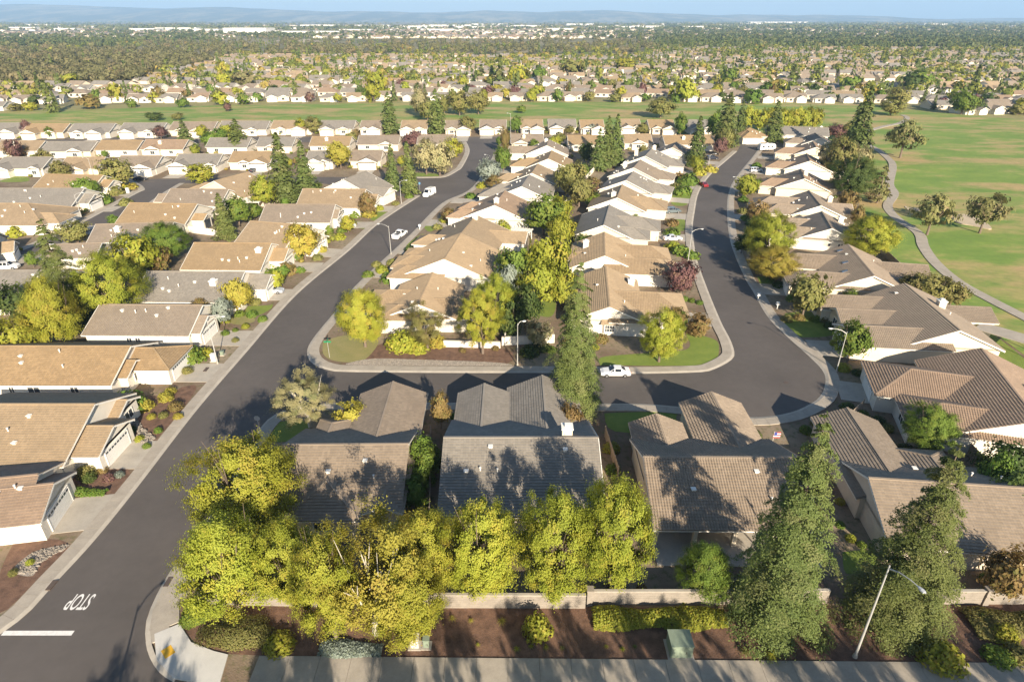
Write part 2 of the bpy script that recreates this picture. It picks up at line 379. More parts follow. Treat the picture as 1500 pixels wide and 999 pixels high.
for x, y, n_ in ((76,858,'at the wide flared corner by the stop line'),(247,853,'at the kerb beside the corner ramp'),(302,571-29,'at the kerb below the grey-roofed house with the leaning lamp')):
    s_ = MB(); c_ = P(x,y); s_.box((c_.x-.25,c_.y-.6,.0),(c_.x+.25,c_.y+.6,.15)); tag(s_.build('drain_inlet', 'iron'), 'rusty storm drain inlet '+n_, 'drain')

# lawns, beds
def gsheet(name, px, z, mat): return sheet(name, [(p.x,p.y) for p in smooth_line(pxl(px+[px[0]]), 4)[:-1]], z, mat)
def zz(pts, ox, oy, s): return [(ox+x/s, oy+y/s) for x, y in pts]
gsheet('corner_lawn', zz([(330,583),(335,545),(480,530),(620,520),(740,510),(770,480),(750,425),(830,440),(895,462),(910,500),(895,560),(830,583),(640,586)],780,360,3.33), .03, 'lawn')
gsheet('front_lawn', zz([(350,818),(500,812),(690,812),(700,840),(690,900),(400,905)],780,360,3.33), .03, 'lawn')
gsheet('dry_corner_lawn', zz([(125,415),(125,480),(170,515),(260,528),(350,515),(420,440),(410,400),(250,380)],440,390,3.75), .03, 'lawn_dry')
gsheet('mulch_bed', zz([(410,440),(560,400),(800,440),(1130,455),(1135,535),(800,525),(350,525)],440,390,3.75), .02, 'mulch')
gsheet('gravel_strip', zz([(250,535),(400,508),(700,515),(1000,525),(1130,535),(1130,548),(700,546),(300,545)],440,390,3.75), .035, 'gravel')
gsheet('lawn', zz([(590,600),(720,620),(730,630),(680,650),(600,630)],350,160,3.7), .03, 'lawn')
gsheet('lawn', zz([(720,556),(815,562),(760,600),(715,600)],350,160,3.7), .03, 'lawn')
gsheet('lawn', zz([(950,345),(1070,352),(1075,368),(960,374)],350,160,3.7), .03, 'lawn')
gsheet('lawn', zz([(895,745),(985,680),(1000,690),(930,740)],350,160,3.7), .03, 'lawn')
gsheet('lawn', zz([(1000,640),(1110,592),(1115,610),(1040,665)],350,160,3.7), .03, 'lawn')
gsheet('lawn', zz([(1060,450),(1150,455),(1130,520),(1050,515)],700,160,3.7), .03, 'lawn')
gsheet('lawn', zz([(1070,385),(1180,375),(1165,425),(1080,430)],700,160,3.7), .03, 'lawn')
gsheet('lawn', zz([(1060,590),(1120,600),(1115,660),(1070,640)],700,160,3.7), .03, 'lawn')
gsheet('lawn', zz([(0,350),(120,345),(200,400),(205,445),(40,450),(0,410)],1150,340,2.937), .03, 'lawn')
gsheet('lawn', zz([(1095,150),(1140,155),(1180,195),(1130,215)],780,360,3.33), .03, 'lawn')
gsheet('lawn', zz([(470,95),(580,85),(600,130),(520,160),(440,150)],200,580,2.385), .03, 'lawn')
gsheet('lawn', zz([(10,575),(120,555),(250,560),(250,600),(10,605)],0,170,6.24), .03, 'lawn')
gsheet('lawn', zz([(1290,200),(1380,190),(1405,210),(1380,275),(1300,265)],440,390,3.75), .03, 'lawn')
gsheet('lawn', zz([(415,545),(520,540),(530,600),(430,620)],1060,580,2.384), .03, 'lawn')
gsheet('lawn', zz([(740,130),(870,125),(905,118),(890,150),(800,195),(720,185)],200,420,4.54), .03, 'lawn')
gsheet('dry_lawn', zz([(620,200),(740,195),(790,225),(700,255),(600,235)],200,420,4.54), .03, 'lawn_dry')
gsheet('street_bed', [(270,885),(330,870),(640,885),(1075,890),(1500,885),(1560,900),(1540,972),(1100,972),(650,964),(340,958),(284,938),(264,905)], .03, 'mulch')
gsheet('red_bed', zz([(690,700),(980,720),(1060,670),(1150,680),(930,960),(820,999),(650,980)],0,400,3.997), .02, 'mulch')
gsheet('street_bed', zz([(205,210),(470,215),(400,335),(225,320)],0,600,2.505), .02, 'mulch')
gsheet('street_bed', zz([(60,470),(250,490),(140,620),(0,745),(0,600)],0,600,2.505), .02, 'mulch')
gsheet('gravel_bed', zz([(60,570),(130,520),(245,495),(240,510),(150,560),(120,610),(55,600)],0,600,2.505), .04, 'gravel')
gsheet('golf_verge', [(-250,167),(0,165),(160,161),(320,156),(520,153),(750,151),(1000,151.5),(1150,153),(1280,155),(1340,162),(1400,169),(1500,177),(1500,169),(1400,161),(1340,155),(1280,149),(1150,147),(1000,145.5),(750,145),(520,147),(320,150),(160,154),(0,158),(-250,160)], .02, 'lawn_dry')
gsheet('back_lawn', [(1345,425),(1425,470),(1500,525),(1620,640),(1600,700),(1500,560),(1430,500)], .02, 'lawn')
# golf course: one rolling sheet of turf
gpoly = pxl([(-250,166),(0,164),(160,160),(320,155),(520,152),(750,150),(1000,150.5),(1150,152),(1280,154),(1340,161),(1400,168),(1500,176),(1700,190),(1900,420),(1700,640),(1500,520),(1420,462),(1345,420),(1292,372),(1262,310),(1240,240),(1190,206),(1120,200),(700,188),(300,190),(-250,196)])
from mathutils.geometry import tessellate_polygon
from mathutils import noise as mnoise
def inside(poly, x, y):
    c = False; n = len(poly); j = n-1
    for i in range(n):
        if (poly[i].y > y) != (poly[j].y > y) and x < (poly[j].x-poly[i].x)*(y-poly[i].y)/(poly[j].y-poly[i].y)+poly[i].x: c = not c
        j = i
    return c
def bump_h(x, y): return .9*max(0, mnoise.noise(Vector((x*.018, y*.018, 3.1))))+.35*max(0, mnoise.noise(Vector((x*.05, y*.05, 7.7))))
gm = MB(); gm.face([(p.x,p.y,.03) for p in ccw(gpoly)]); tag(gm.build('golf_course', 'golf_turf'), kind='structure')
st = 8.0; mv = {}; gm = MB(); vs = []; fs = []
def gv(i, j):
    if (i, j) not in mv:
        x = i*st; y = j*st; ok = inside(gpoly, x, y)
        mv[(i, j)] = len(vs); vs.append((x, y, .05+(bump_h(x, y) if ok else 0)-(0 if ok else .3)))
    return mv[(i, j)]
for i in range(-80, 70):
    for j in range(8, 58):
        if inside(gpoly, (i+.5)*st, (j+.5)*st): fs.append((gv(i,j), gv(i+1,j), gv(i+1,j+1), gv(i,j+1)))
me = bpy.data.meshes.new('golf_rise'); me.from_pydata(vs, [], fs); me.shade_smooth(); tag(link('golf_rise', me, None, MATS['golf_turf']), kind='structure')
def gz(x, y): return .05+bump_h(x, y)
def path(name, px, w, mat, extra=.06):
    pts = resample(smooth_line(pxl(px)), 2.5); l = offset(pts, w/2); r = offset(pts, -w/2); mb = MB()
    zs = [max(gz(p.x,p.y), gz(a.x,a.y), gz(b.x,b.y))+extra for p, a, b in zip(pts, l, r)]
    for i in range(len(pts)-1):
        mb.face([(r[i].x,r[i].y,zs[i]),(r[i+1].x,r[i+1].y,zs[i+1]),(l[i+1].x,l[i+1].y,zs[i+1]),(l[i].x,l[i].y,zs[i])])
        for e, sgn in ((l,1),(r,-1)):
            q = [(e[i].x,e[i].y,zs[i]),(e[i+1].x,e[i+1].y,zs[i+1]),(e[i+1].x,e[i+1].y,0),(e[i].x,e[i].y,0)]
            mb.face(q)
    tag(mb.build(name, mat), kind='structure')
path('golf_path', [(1530,482),(1450,440),(1400,412),(1368,384),(1352,362),(1345,343),(1312,320),(1300,302),(1310,285),(1303,270),(1307,242),(1290,224),(1262,208)], 2.6, 'concrete_walk', .15)
path('golf_path', [(1262,196),(1290,188),(1316,182),(1329,174),(1322,169)], 2.6, 'concrete_walk', .15)
for px in ([(1325,303),(1338,305),(1352,307),(1348,310),(1330,308)], [(1392,317),(1412,315),(1440,325),(1452,337),(1425,332),(1400,327)]):
    pts = smooth_line(pxl(px+[px[0]]), 4)[:-1]; zt = max(gz(p.x,p.y) for p in pts)+.12
    mb = MB(); mb.prism(ccw([(p.x,p.y) for p in pts]), 0, zt); tag(mb.build('sand_bunker', 'sand_trap'), kind='structure')
# ---------------- houses ----------------
OV = .45                                             # roof overhang
PITCHR = .42
def tiles(mb, poly, o, du, dn, up, rib):
    """lay overlapping tiles over a flat roof face; poly is in (s,t) metres: s along the eave, t up the slope"""
    ss = [p[0] for p in poly]; ts = [p[1] for p in poly]; nrm = du.cross(up).normalized()
    if nrm.z < 0: nrm = -nrm
    pc = ccw(poly); n = len(pc)
    def ins(x, y):
        for i in range(n):
            a = pc[i]; b = pc[(i+1)%n]
            if (b[0]-a[0])*(y-a[1])-(b[1]-a[1])*(x-a[0]) < -.01: return False
        return True
    ds, dt = .30, .36
    r0 = int(min(ts)//dt); r1 = int(max(ts)//dt)+1; c0 = int(min(ss)//ds); c1 = int(max(ss)//ds)+1
    for r in range(r0, r1):
        for c in range(c0, c1):
            if not ins((c+.5)*ds, (r+.45)*dt): continue
            s0 = c*ds; t0 = r*dt; j = random.uniform(-.006, .006)
            lift = .085+j; lo = .012
            if rib > .03:
                prof = ((0,0),(.11,rib),(.22,rib*.8),(.30,0))
            else: prof = ((0.004,0),(.296,0))
            b = [o+du*(s0+q)+up*(t0-.02)+nrm*(lift+h) for q, h in prof]
            f = [o+du*(s0+q)+up*(t0+dt)+nrm*(lo+h) for q, h in prof]
            g = [o+du*(s0+q)+up*(t0-.02)+nrm*.0 for q, h in prof]
            uv = [(s0+.15, t0+.18)]*4
            for k in range(len(prof)-1):
                mb.face([b[k], b[k+1], f[k+1], f[k]], uv); mb.face([g[k], g[k+1], b[k+1], b[k]], uv)
def unit(B, o, du, dv, w_, l, e0, e1, eh, pitch, tile=0, inset=0):
    """one ridge: o is the middle of the outer end at the eave line, du runs inward along the ridge, dv across"""
    o = Vector(o); du = Vector(du); dv = Vector(dv); z = Vector((0,0,1)); h = w_/2; top = pitch*h
    def q(u, v, zz_): return o+du*u+dv*v+z*(eh+zz_)
    r0 = h if e0 == 'h' else 0.0; r1 = l-h if e1 == 'h' else l
    if r1 < r0: r0 = r1 = l/2
    k = math.sqrt(1+pitch*pitch); th = Vector((0,0,-.14))
    def slab(pts, uvs, su, up, so_):
        B['roof'].face(pts, uvs); low_ = [p+th for p in pts]; B['roof'].face(low_[::-1], [(0,0)]*len(pts))
        for i in range(len(pts)):
            j = (i+1) % len(pts); B['roof'].face([pts[i], low_[i], low_[j], pts[j]], [uvs[i], uvs[i], uvs[j], uvs[j]])
        if tile: tiles(B['tiles'], uvs, so_, su, None, up, tile)
    for sg in (-1, 1):
        pts = [q(0,sg*h,0), q(l,sg*h,0), q(r1,0,top), q(r0,0,top)]; uvs = [(0,0),(l,0),(r1,h*k),(r0,h*k)]
        if sg > 0: pts = pts[::-1]; uvs = uvs[::-1]
        slab(pts, uvs, du, (-dv*sg+z*pitch)/k, q(0,sg*h,0))
    for e, u0, sg, rr in ((e0,0,1,r0), (e1,l,-1,r1)):
        if e == 'h':
            pts = [q(u0,-h,0), q(rr,0,top), q(u0,h,0)]; uvs = [(-h,0),(0,abs(rr-u0)*k),(h,0)]
            if sg < 0: pts = pts[::-1]; uvs = uvs[::-1]
            slab(pts, uvs, dv, (du*sg*abs(rr-u0)+z*top)/math.hypot(abs(rr-u0), top), q(u0,0,0))
            for s2 in (-1,1): B['caps'].bar(q(u0,s2*h,.05), q(rr,0,top+.06), .13, .05)
        wo = u0+sg*OV
        if e == 'g':
            hv = h-OV; zb = pitch*OV-.16
            a = [q(wo,-hv,zb-.3), q(wo,hv,zb-.3), q(wo,hv,zb), q(wo,0,top-.16), q(wo,-hv,zb)]
            b = [p+du*sg*.25 for p in a]
            if sg > 0: a2, b2 = a[::-1], b
            else: a2, b2 = a, b[::-1]
            B['wall'].face(a2[::-1] if sg > 0 else a2); B['wall'].face(b2)
            for s2 in (-1,1):                          # barge boards
                B['fascia'].bar(q(u0+sg*.03,s2*(h+.01),-.11), q(u0+sg*.03,0,top-.11), .035, .11)
        elif e == 'h':
            B['fascia'].bar(q(u0+sg*.03,-h,-.16), q(u0+sg*.03,h,-.16), .03, .10)
    for s2 in (-1,1): B['fascia'].bar(q(0,s2*(h-.03),-.16), q(l,s2*(h-.03),-.16), .03, .10)
    if r1-r0 > .5: B['caps'].bar(q(r0,0,top+.05), q(r1,0,top+.05), .14, .05)
    u_a = OV if e0 in 'gh' else 0; u_b = l-OV if e1 in 'gh' else l
    zt = eh+pitch*OV-.15
    c = o+du*((u_a+u_b)/2)+z*(zt/2)
    if inset: c = c+dv*((inset-OV)/2)
    B['wall'].obox(c, du*((u_b-u_a)/2), dv*(h-OV-((inset-OV)/2 if inset else 0)), z*(zt/2))
def add_window(root, c, nx, tx, ww, wh):
    """frame with a pane and a glazing bar; c = centre on the wall, nx outward, tx along the wall"""
    z = Vector((0,0,1)); c = Vector(c); f = MB(); t = .07
    for s_ in (-1,1):
        f.obox(c+nx*.03+tx*s_*(ww/2), tx*t*.7, nx*.05, z*(wh/2+t)); f.obox(c+nx*.03+z*s_*(wh/2), tx*(ww/2), nx*.05, z*t*.7)
    f.obox(c+nx*.03, tx*.03, nx*.035, z*wh/2)
    fo = f.build('window', 'trim', root); p = MB(); p.obox(c+nx*.015, tx*ww/2, nx*.012, z*wh/2); p.build('pane', 'window_glass', fo)
def add_garage(root, c, nx, tx, gw=4.8, gh=2.2, strip=True):
    z = Vector((0,0,1)); c = Vector(c); d = MB()
    for i in range(4): d.obox(c+nx*.04+z*(gh*(i+.5)/4), tx*gw/2, nx*.03, z*(gh/8-.02))
    d.obox(c+nx*.01+z*(gh/2), tx*(gw/2), nx*.02, z*gh/2)
    for s_ in (-1,1): d.obox(c+nx*.04+tx*s_*(gw/2+.08)+z*(gh/2), tx*.08, nx*.05, z*(gh/2+.1))
    d.obox(c+nx*.04+z*(gh+.09), tx*(gw/2+.16), nx*.05, z*.08)
    o = d.build('garage_door', 'garage_white', root)
    if strip:
        w_ = MB()
        for i in range(8): w_.obox(c+nx*.075+tx*(gw*((i+.5)/8-.5))+z*(gh*.87), tx*gw*.045, nx*.008, z*.13)
        w_.build('window_row', 'window_glass', o)
def add_chimney(root, x, y, zb, zt, s=.55, mat='stucco_white'):
    c = MB(); c.box((x-s,y-s,zb),(x+s,y+s,zt)); o = c.build('chimney', mat, root)
    k = MB(); k.box((x-s-.1,y-s-.1,zt),(x+s+.1,y+s+.1,zt+.15)); k.box((x-s*.5,y-s*.5,zt+.15),(x+s*.5,y+s*.5,zt+.45)); k.build('chimney_cap', 'trim', o)
HOUSES = []
DRIVES = MB()
def house(spec):
    """A main ridge with lower wings. Local frame: x along the camera-side eave, y away from it."""
    g = spec.get; eh = g('eh', 2.8); pitch = g('pitch', PITCHR); tile = g('tile', 0); detail = g('detail', 2)
    if 'A' in spec:
        A = P(*spec['A'], eh); Bp = P(*spec['B'], eh); L = (Bp-A).length; ang = math.atan2(Bp.y-A.y, Bp.x-A.x); D = g('D')
        if D is None:                                 # depth from the row of the ridge
            mid = (A+Bp)/2; D = 10.0
            for _ in range(30):
                zr = eh+pitch*D/2; yr = P(750, spec['ridge'], zr).y; D = D*.5+.5*max(5, 2*(yr-mid.y))
        axis = 'x'
    else:
        w_ = spec['w']; L = w_; D = spec['D']; zr = eh+pitch*w_/2; ap = P(*spec['apex'], zr); ang = -R(spec['ang']); axis = 'y'
        ex = Vector((math.cos(ang), math.sin(ang), 0)); A = Vector((ap.x, ap.y, eh))-ex*(w_/2)
    if 'L' in spec and axis == 'x': L = spec['L']
    root = empty('house', (A.x, A.y, 0), ang)
    B = {k: MB() for k in ('roof','tiles','wall','fascia','caps')}
    X = Vector((1,0,0)); Y = Vector((0,1,0)); e0, e1 = g('ends', 'gg')
    if axis == 'x': unit(B, (0,D/2,0), X, Y, D, L, e0, e1, eh, pitch, tile, g('inset', 0))
    else: unit(B, (L/2,0,0), Y, X, L, D, e0, e1, eh, pitch, tile)
    wall = 'stucco_'+g('wall', 'white'); roof = g('roof', 'tan')
    for wg in g('wings', []):
        side, pos, ww, p, end = wg[:5]; gar = wg[5] if len(wg) > 5 else 0; dl = wg[6] if len(wg) > 6 else 7.0; dh = wg[7] if len(wg) > 7 else 0
        inn = {('x','N'): D/2, ('x','F'): D/2, ('x','L'): min(L/2,6), ('x','R'): min(L/2,6), ('y','N'): min(D/2,6), ('y','F'): min(D/2,6), ('y','L'): L/2, ('y','R'): L/2}[(axis, side)]
        if side == 'N': o = Vector((pos*L, -p, 0)); du, dv = Y, X
        elif side == 'F': o = Vector((pos*L, D+p, 0)); du, dv = -Y, -X
        elif side == 'L': o = Vector((-p, pos*D, 0)); du, dv = X, -Y
        else: o = Vector((L+p, pos*D, 0)); du, dv = -X, Y
        ee = eh+dh
        unit(B, o, du, dv, ww, p+inn, end, 'n', ee, pitch, tile)
        fc = o+du*OV
        if gar == 1:
            add_garage(root, fc, -du, dv, min(4.8, ww-1.6), 2.2, detail > 0)
            Mx = Matrix.Translation((A.x, A.y, 0)) @ Matrix.Rotation(ang, 4, 'Z')
            def on_road(q): return any(inside(rd, e_.x, e_.y) for rd in (main, loop) for e_ in (Mx @ (o+dv*2.6-du*q), Mx @ (o-dv*2.6-du*q)))
            reach = next((q*.5 for q in range(2, 36) if on_road(q*.5)), None)
            if reach: dl = max(1.0, reach-1.6)+OV
            cs = [o-dv*(min(ww/2-.4, 2.9))+du*OV, o+dv*(min(ww/2-.4, 2.9))+du*OV]; cs += [cs[1]-du*dl, cs[0]-du*dl]
            Mx = Matrix.Translation((A.x, A.y, 0)) @ Matrix.Rotation(ang, 4, 'Z'); dd = MB()
            pl = ccw([tuple((Mx @ c)[:2]) for c in cs]); dd.prism(pl, 0, .05); tag(dd.build('driveway', 'concrete'), kind='structure')
        elif gar == 2 and detail > 0: add_window(root, fc+Vector((0,0,1.55)), -du, dv, min(1.8, ww*.35), 1.3)
        elif gar == 3:                                 # open porch or patio mouth
            d = MB(); d.obox(fc-du*.02+Vector((0,0,1.25)), dv*(ww/2-1.1), du*.02, Vector((0,0,1.2))); d.build('door', 'window_glass', root)
    rt = B['roof'].build('roof', 'roof_'+roof, root)
    if tile: t_ = B['tiles'].build('tiles', 'roof_'+roof+'_cut', rt); t_['kind'] = 'stuff'
    B['wall'].build('wall', wall, root); B['fascia'].build('fascia', g('trim', 'trim'), root); B['caps'].build('ridge_cap', 'roof_'+roof+'_cut', rt)
    Z = Vector((0,0,1))
    if detail > 0:
        for (side, pos, ww, wh) in g('win', [('N',.25,1.6,1.2), ('N',.7,1.6,1.2)]):
            if side == 'N': add_window(root, (pos*L, OV, 1.6), -Y, X, ww, wh)
            elif side == 'R': add_window(root, (L-OV, pos*D, 1.6), X, Y, ww, wh)
            elif side == 'L': add_window(root, (OV, pos*D, 1.6), -X, Y, ww, wh)
    def rz(x, y):
        v = abs(y-D/2) if axis == 'x' else abs(x-L/2); return eh+pitch*((D if axis == 'x' else L)/2-v)
    if g('inset'):
        for i in range(5):
            c_ = MB(); x = .5+(L-1)*i/4; c_.box((x-.22,.45,0),(x+.22,.9,eh+.1)); c_.build('column', wall, root)
        s_ = MB(); s_.box((.3,-2.2,0),(L-.3,g('inset'),.06)); s_.build('patio_slab', 'concrete', root)
        for i in (.25,.6): add_window(root, (i*L, g('inset'), 1.2), -Y, X, 3.2, 2.1)
    for (fx, fy, up) in g('chim', []): add_chimney(root, fx*L, fy*D, 0.5, rz(fx*L, fy*D)+up, .6, wall)
    if detail > 1:
        for i in range(g('vents', 5)):
            x = random.uniform(.15,.85)*L; y = random.uniform(.12,.45)*D if axis == 'x' else random.uniform(.1,.9)*D
            if axis == 'y': x = random.choice((random.uniform(.1,.4), random.uniform(.6,.9)))*L
            zt = rz(x, y); v = MB()
            if i % 2: v.tube([(x,y,zt-.1),(x,y,zt+.5)], [.07,.07], 8); v.tube([(x,y,zt+.42),(x,y,zt+.55)], [.12,.12], 8)
            else: v.box((x-.2,y-.2,zt-.1),(x+.2,y+.2,zt+.25)); v.obox((x,y-.05,zt+.27), (.27,0,0), (0,.27,0), (0,0,.03))
            v.build('roof_vent', 'trim', root)
    for (fx, fy) in g('sky', []):
        x = fx*L; y = fy*D; s_ = MB(); sx = 1 if x > L/2 else -1; sl_ = Vector((1,0,-sx*pitch)).normalized() if axis == 'y' else Vector((0,1,pitch if y < D/2 else -pitch)).normalized()
        oth = Vector((0,1,0)) if axis == 'y' else Vector((1,0,0)); nn = sl_.cross(oth); nn = nn if nn.z > 0 else -nn
        s_.obox(Vector((x,y,rz(x,y)))+nn*.12, sl_*.6, oth*.45, nn*.12); so2 = s_.build('skylight', 'trim_dark', root)
        s_ = MB(); s_.obox(Vector((x,y,rz(x,y)))+nn*.25, sl_*.52, oth*.38, nn*.012); s_.build('pane', 'skylight_glass', so2)
    tag(root, spec['label'], 'house', g('group'))
    ctr = Matrix.Translation((A.x, A.y, 0)) @ Matrix.Rotation(ang, 4, 'Z') @ Vector((L/2, D/2, 0))
    HOUSES.append((ctr, spec.get('short', 'the houses'), math.hypot(L, D)/2, (A, ang, L, D)))
    return root
X_ = 'x'
SP = []
def h(label, short, **k): k['label'] = label; k['short'] = short; SP.append(k)
# --- the near row, backs to the camera
h('taupe-roofed corner house behind the big yellow maples', 'the taupe corner house', A=(388,752), B=(588,750), ridge=651, roof='taupe', wall='sand', tile=.012, vents=4,
  wings=[('N',.42,8.5,1.2,'h',2),('N',.86,4.5,.3,'g'),('F',.70,9.5,8.5,'g'),('F',.25,4.5,2.2,'h')], win=[('N',.2,1.8,1.4)])
h('wide grey-roofed house with a white stepped chimney and two front gables', 'the grey house with the stepped chimney', A=(640,757), B=(889,757), ridge=641, roof='grey', wall='sand', tile=.012, vents=5,
  wings=[('F',.23,7.6,6.8,'g'),('F',.68,10.0,8.2,'g')], chim=[(.80,.56,1.2)], win=[('N',.3,2,1.4),('N',.75,2,1.4)])
h('brown-grey barrel-tiled house with a covered back patio by the near redwood', 'the barrel-tiled patio house', A=(957,776), B=(1207,778), ridge=670, roof='taupe', wall='cream', tile=.085, vents=3, inset=3.4,
  wings=[('F',.22,7,3.6,'g'),('F',.70,8.5,8.5,'g')], win=[])
h('angled grey-roofed house with a long plain gable wall between the two near redwoods', 'the angled grey house', apex=(1272,700), w=14.0, D=17.0, ang=96, eh=2.8, roof='taupe', wall='sand', tile=.012, vents=4, ends='gg',
  wings=[('L',.22,8.5,9.0,'g'),('L',.60,6.0,3.0,'h'),('F',.5,8.5,5.0,'g',3)], win=[('N',.3,1.2,1.2)])
# --- west row along the main street (ridges square to the street, garages to the street)
WW = dict(ends='gg')
h('tan-roofed house with round gable vent at the low left by the stop marking', 'the low-left house', A=(-95,782), B=(30,768), ridge=700, roof='brown', wall='white', tile=.012, wings=[('R',.38,8.5,2.0,'g',1,9)], win=[])
h('pale tan house with a conifer shadow across its roof on the main street', 'the pale tan house', A=(-130,683), B=(92,683), ridge=592, roof='tan', wall='white', tile=.012, wings=[('R',.36,8.0,3.2,'g',1,8),('R',.78,5.5,1.0,'g',2)], win=[('N',.8,1.8,1.2)])
h('orange-tan house with a hipped garage wing and long camera-side wall', 'the orange-tan hipped-garage house', A=(-110,564), B=(163,564), ridge=507, roof='orange', wall='white', tile=.012, wings=[('R',.62,8.0,6.2,'h',1,6),('R',.38,6.0,1.2,'g',2)], win=[('N',.56,1.8,1.2),('N',.44,.8,1.2),('N',.78,1.2,1.2)])
h('grey-brown house with a notched roof beside the leaning street lamp', 'the notched-roof house', A=(118,491), B=(277,492), ridge=446.5, roof='taupe', wall='white', wings=[('R',.36,7.5,1.5,'g',1,6)], win=[('N',.42,.9,1.1),('N',.5,.9,1.1)])
h('grey-roofed house behind the silver sedan driveway', 'the grey house by the silver sedan', A=(190,442), B=(340,443), ridge=398, roof='grey', wall='white', wings=[('R',.68,7.5,4.0,'g',1,7),('R',.2,4.0,1.0,'g',2)], chim=[(.74,.3,.6)])
h('light tan house with two white roof parapets next to the white pickup block', 'the light tan parapet house', A=(263,395), B=(382,396), ridge=356, roof='orange', wall='white', wings=[('R',.6,7.5,3.0,'g',1,7)], chim=[(.88,.35,.5)])
h('tan house with a round yellow tree in its front yard', 'the house behind the round yellow tree', A=(330,372), B=(408,379), ridge=326, roof='tan', wall='white', wings=[('R',.62,8.0,3.0,'g',1,7),('L',.4,5,2.5,'g')], win=[])
h('plain taupe house with the white pickup in its drive', 'the white pickup house', A=(378,326), B=(484,326), ridge=299.5, roof='taupe', wall='white', wings=[('R',.5,6.5,1.0,'g',1,6)])
h('brown-tan house with small front tree and square lawn', 'the square-lawn house', A=(432,304), B=(528,305), ridge=277, roof='tan', wall='white', wings=[('R',.6,7,3,'g',1,6)], chim=[(.72,.55,.5)])
h('grey-roofed house with broad white gable near the side street corner', 'the broad white gable house', apex=(503,263.5), w=19, D=13, ang=20, roof='grey', wall='white', wings=[('R',.3,8,4,'g')], win=[])
# --- middle block facing the main street
MW = [('L',.25,7,3.5,'h',1,6),('L',.68,6,2.5,'h'),('R',.7,7,2.5,'g',3)]
h('corner house with brown tiled hips and white walls above the gravel strip', 'the white corner house', apex=(612,446), w=13.0, D=15.5, ang=3, roof='tan', wall='white', tile=.065, wings=[('L',.16,7,1.0,'h'),('L',.58,7.5,4.5,'h',1,5),('R',.3,9,4.2,'h',2)], win=[('N',.5,1.5,1.2)], vents=4)
h('long tan house with a great white gable wall and blue garden umbrella', 'the great white gable house', apex=(650,380), w=19.5, D=17.5, ang=7, roof='tan', wall='white', tile=.065, wings=[('L',.14,7,2.2,'h'),('L',.48,7.5,3.2,'h',1,5),('L',.82,6,2.5,'h')], win=[('N',.86,.8,1.0),('N',.93,.7,1.0)], vents=4)
h('tan house with a white box chimney and pale patio cover', 'the patio-cover house', apex=(675,343), w=17, D=16, ang=10, roof='tan', wall='white', wings=[('L',.3,7,4,'h',1,5),('R',.62,8,5.5,'g',3)], chim=[(.52,.82,.8)], win=[])
h('tan house with a wide gable and chimney on its ridge, third behind the corner house', 'the ridge-chimney house', apex=(724,301), w=18.5, D=16, ang=10, roof='pink', wall='white', wings=[('L',.22,7,4,'h',1,5),('L',.7,7,3,'h')], chim=[(.5,.2,.9)], win=[])
h('grey-roofed house in the middle block beside the grey-green street trees', 'the middle block grey house', apex=(764,273.5), w=17, D=16, ang=10, roof='grey', wall='white', wings=[('L',.3,8,5,'h',1,5),('L',.75,6,3,'h')], win=[])
h('tan house with a tiled side wing behind the middle grey house', 'the tiled side wing house', apex=(779,254), w=16, D=15, ang=10, roof='tan', wall='white', wings=[('L',.4,8,5,'h',1,5),('R',.4,8,4,'g')], win=[])
h('tan house with ribbed hips between two gabled neighbours above the garden trees', 'the ribbed-hip house', apex=(803,233), w=16, D=16, ang=8, roof='orange', wall='white', wings=[('L',.4,8,6,'h',1,5),('L',.8,5,3,'h')], win=[])
h('taupe house with a white chimney at the far end of the middle block', 'the far-end taupe house', apex=(801,213.5), w=17, D=14, ang=6, roof='taupe', wall='white', wings=[('L',.5,9,7,'g',1,5)], chim=[(.45,.8,.8)], win=[])
# --- middle block facing the loop street
h('tan corner house with a white bay window and a lawn of its own', 'the bay-window house', apex=(893,450), w=13.0, D=20, ang=5.6, roof='tan', wall='white', tile=.065, wings=[('R',.42,11,8.0,'h',1,6),('R',.12,5.5,.8,'h')], chim=[(.88,.80,1.0)], win=[], vents=3)
h('tan house with ribbed wings and a big pale chimney beside the purple tree', 'the house by the purple tree', apex=(886,375), w=14.5, D=16.5, ang=7, roof='tan', wall='white', tile=.065, wings=[('R',.16,9,8.0,'h',2),('R',.68,9,7.5,'h',1,6),('L',.45,5,1.6,'h')], chim=[(.22,.62,1.4)], win=[], vents=2)
h('grey-roofed house with dark ribbed slope and a broad plain garage wing', 'the dark-ribbed grey house', apex=(884.5,330), w=14.5, D=19, ang=12, roof='grey', wall='cream', wings=[('R',.22,8,4,'h'),('R',.66,9.5,6.5,'h',1,6)], win=[])
h('tan house with white chimney behind the grey sport utility car', 'the house by the grey car', apex=(904,290), w=16.5, D=16, ang=14, roof='tan', wall='white', wings=[('R',.5,10,5.5,'h',1,6)], chim=[(.42,.25,.9)], win=[])
h('grey house with white roof edges on the loop street bend', 'the white-edged grey house', apex=(917,264.5), w=17, D=13.5, ang=20, roof='grey', wall='white', wings=[('R',.5,9,5,'h',1,6)], win=[])
h('taupe house with white roof edges up the loop street', 'the white-edged taupe house', apex=(928,246), w=17, D=14, ang=20, roof='taupe', wall='white', wings=[('R',.5,9,4.5,'h',1,6)], chim=[(.25,.6,1.6)], win=[])
h('grey house with two white chimneys up the loop street', 'the two-chimney house', apex=(945,229), w=17, D=17, ang=20, roof='grey', wall='white', wings=[('R',.5,9,5,'h',1,6)], chim=[(.2,.7,1.5),(.55,.95,1.2)], win=[])
h('taupe-roofed house with white gable behind the loop street conifer', 'the house behind the loop conifer', apex=(985,216.5), w=15, D=13, ang=20, roof='taupe', wall='white', wings=[('R',.5,8,4,'h',1,6)], win=[])
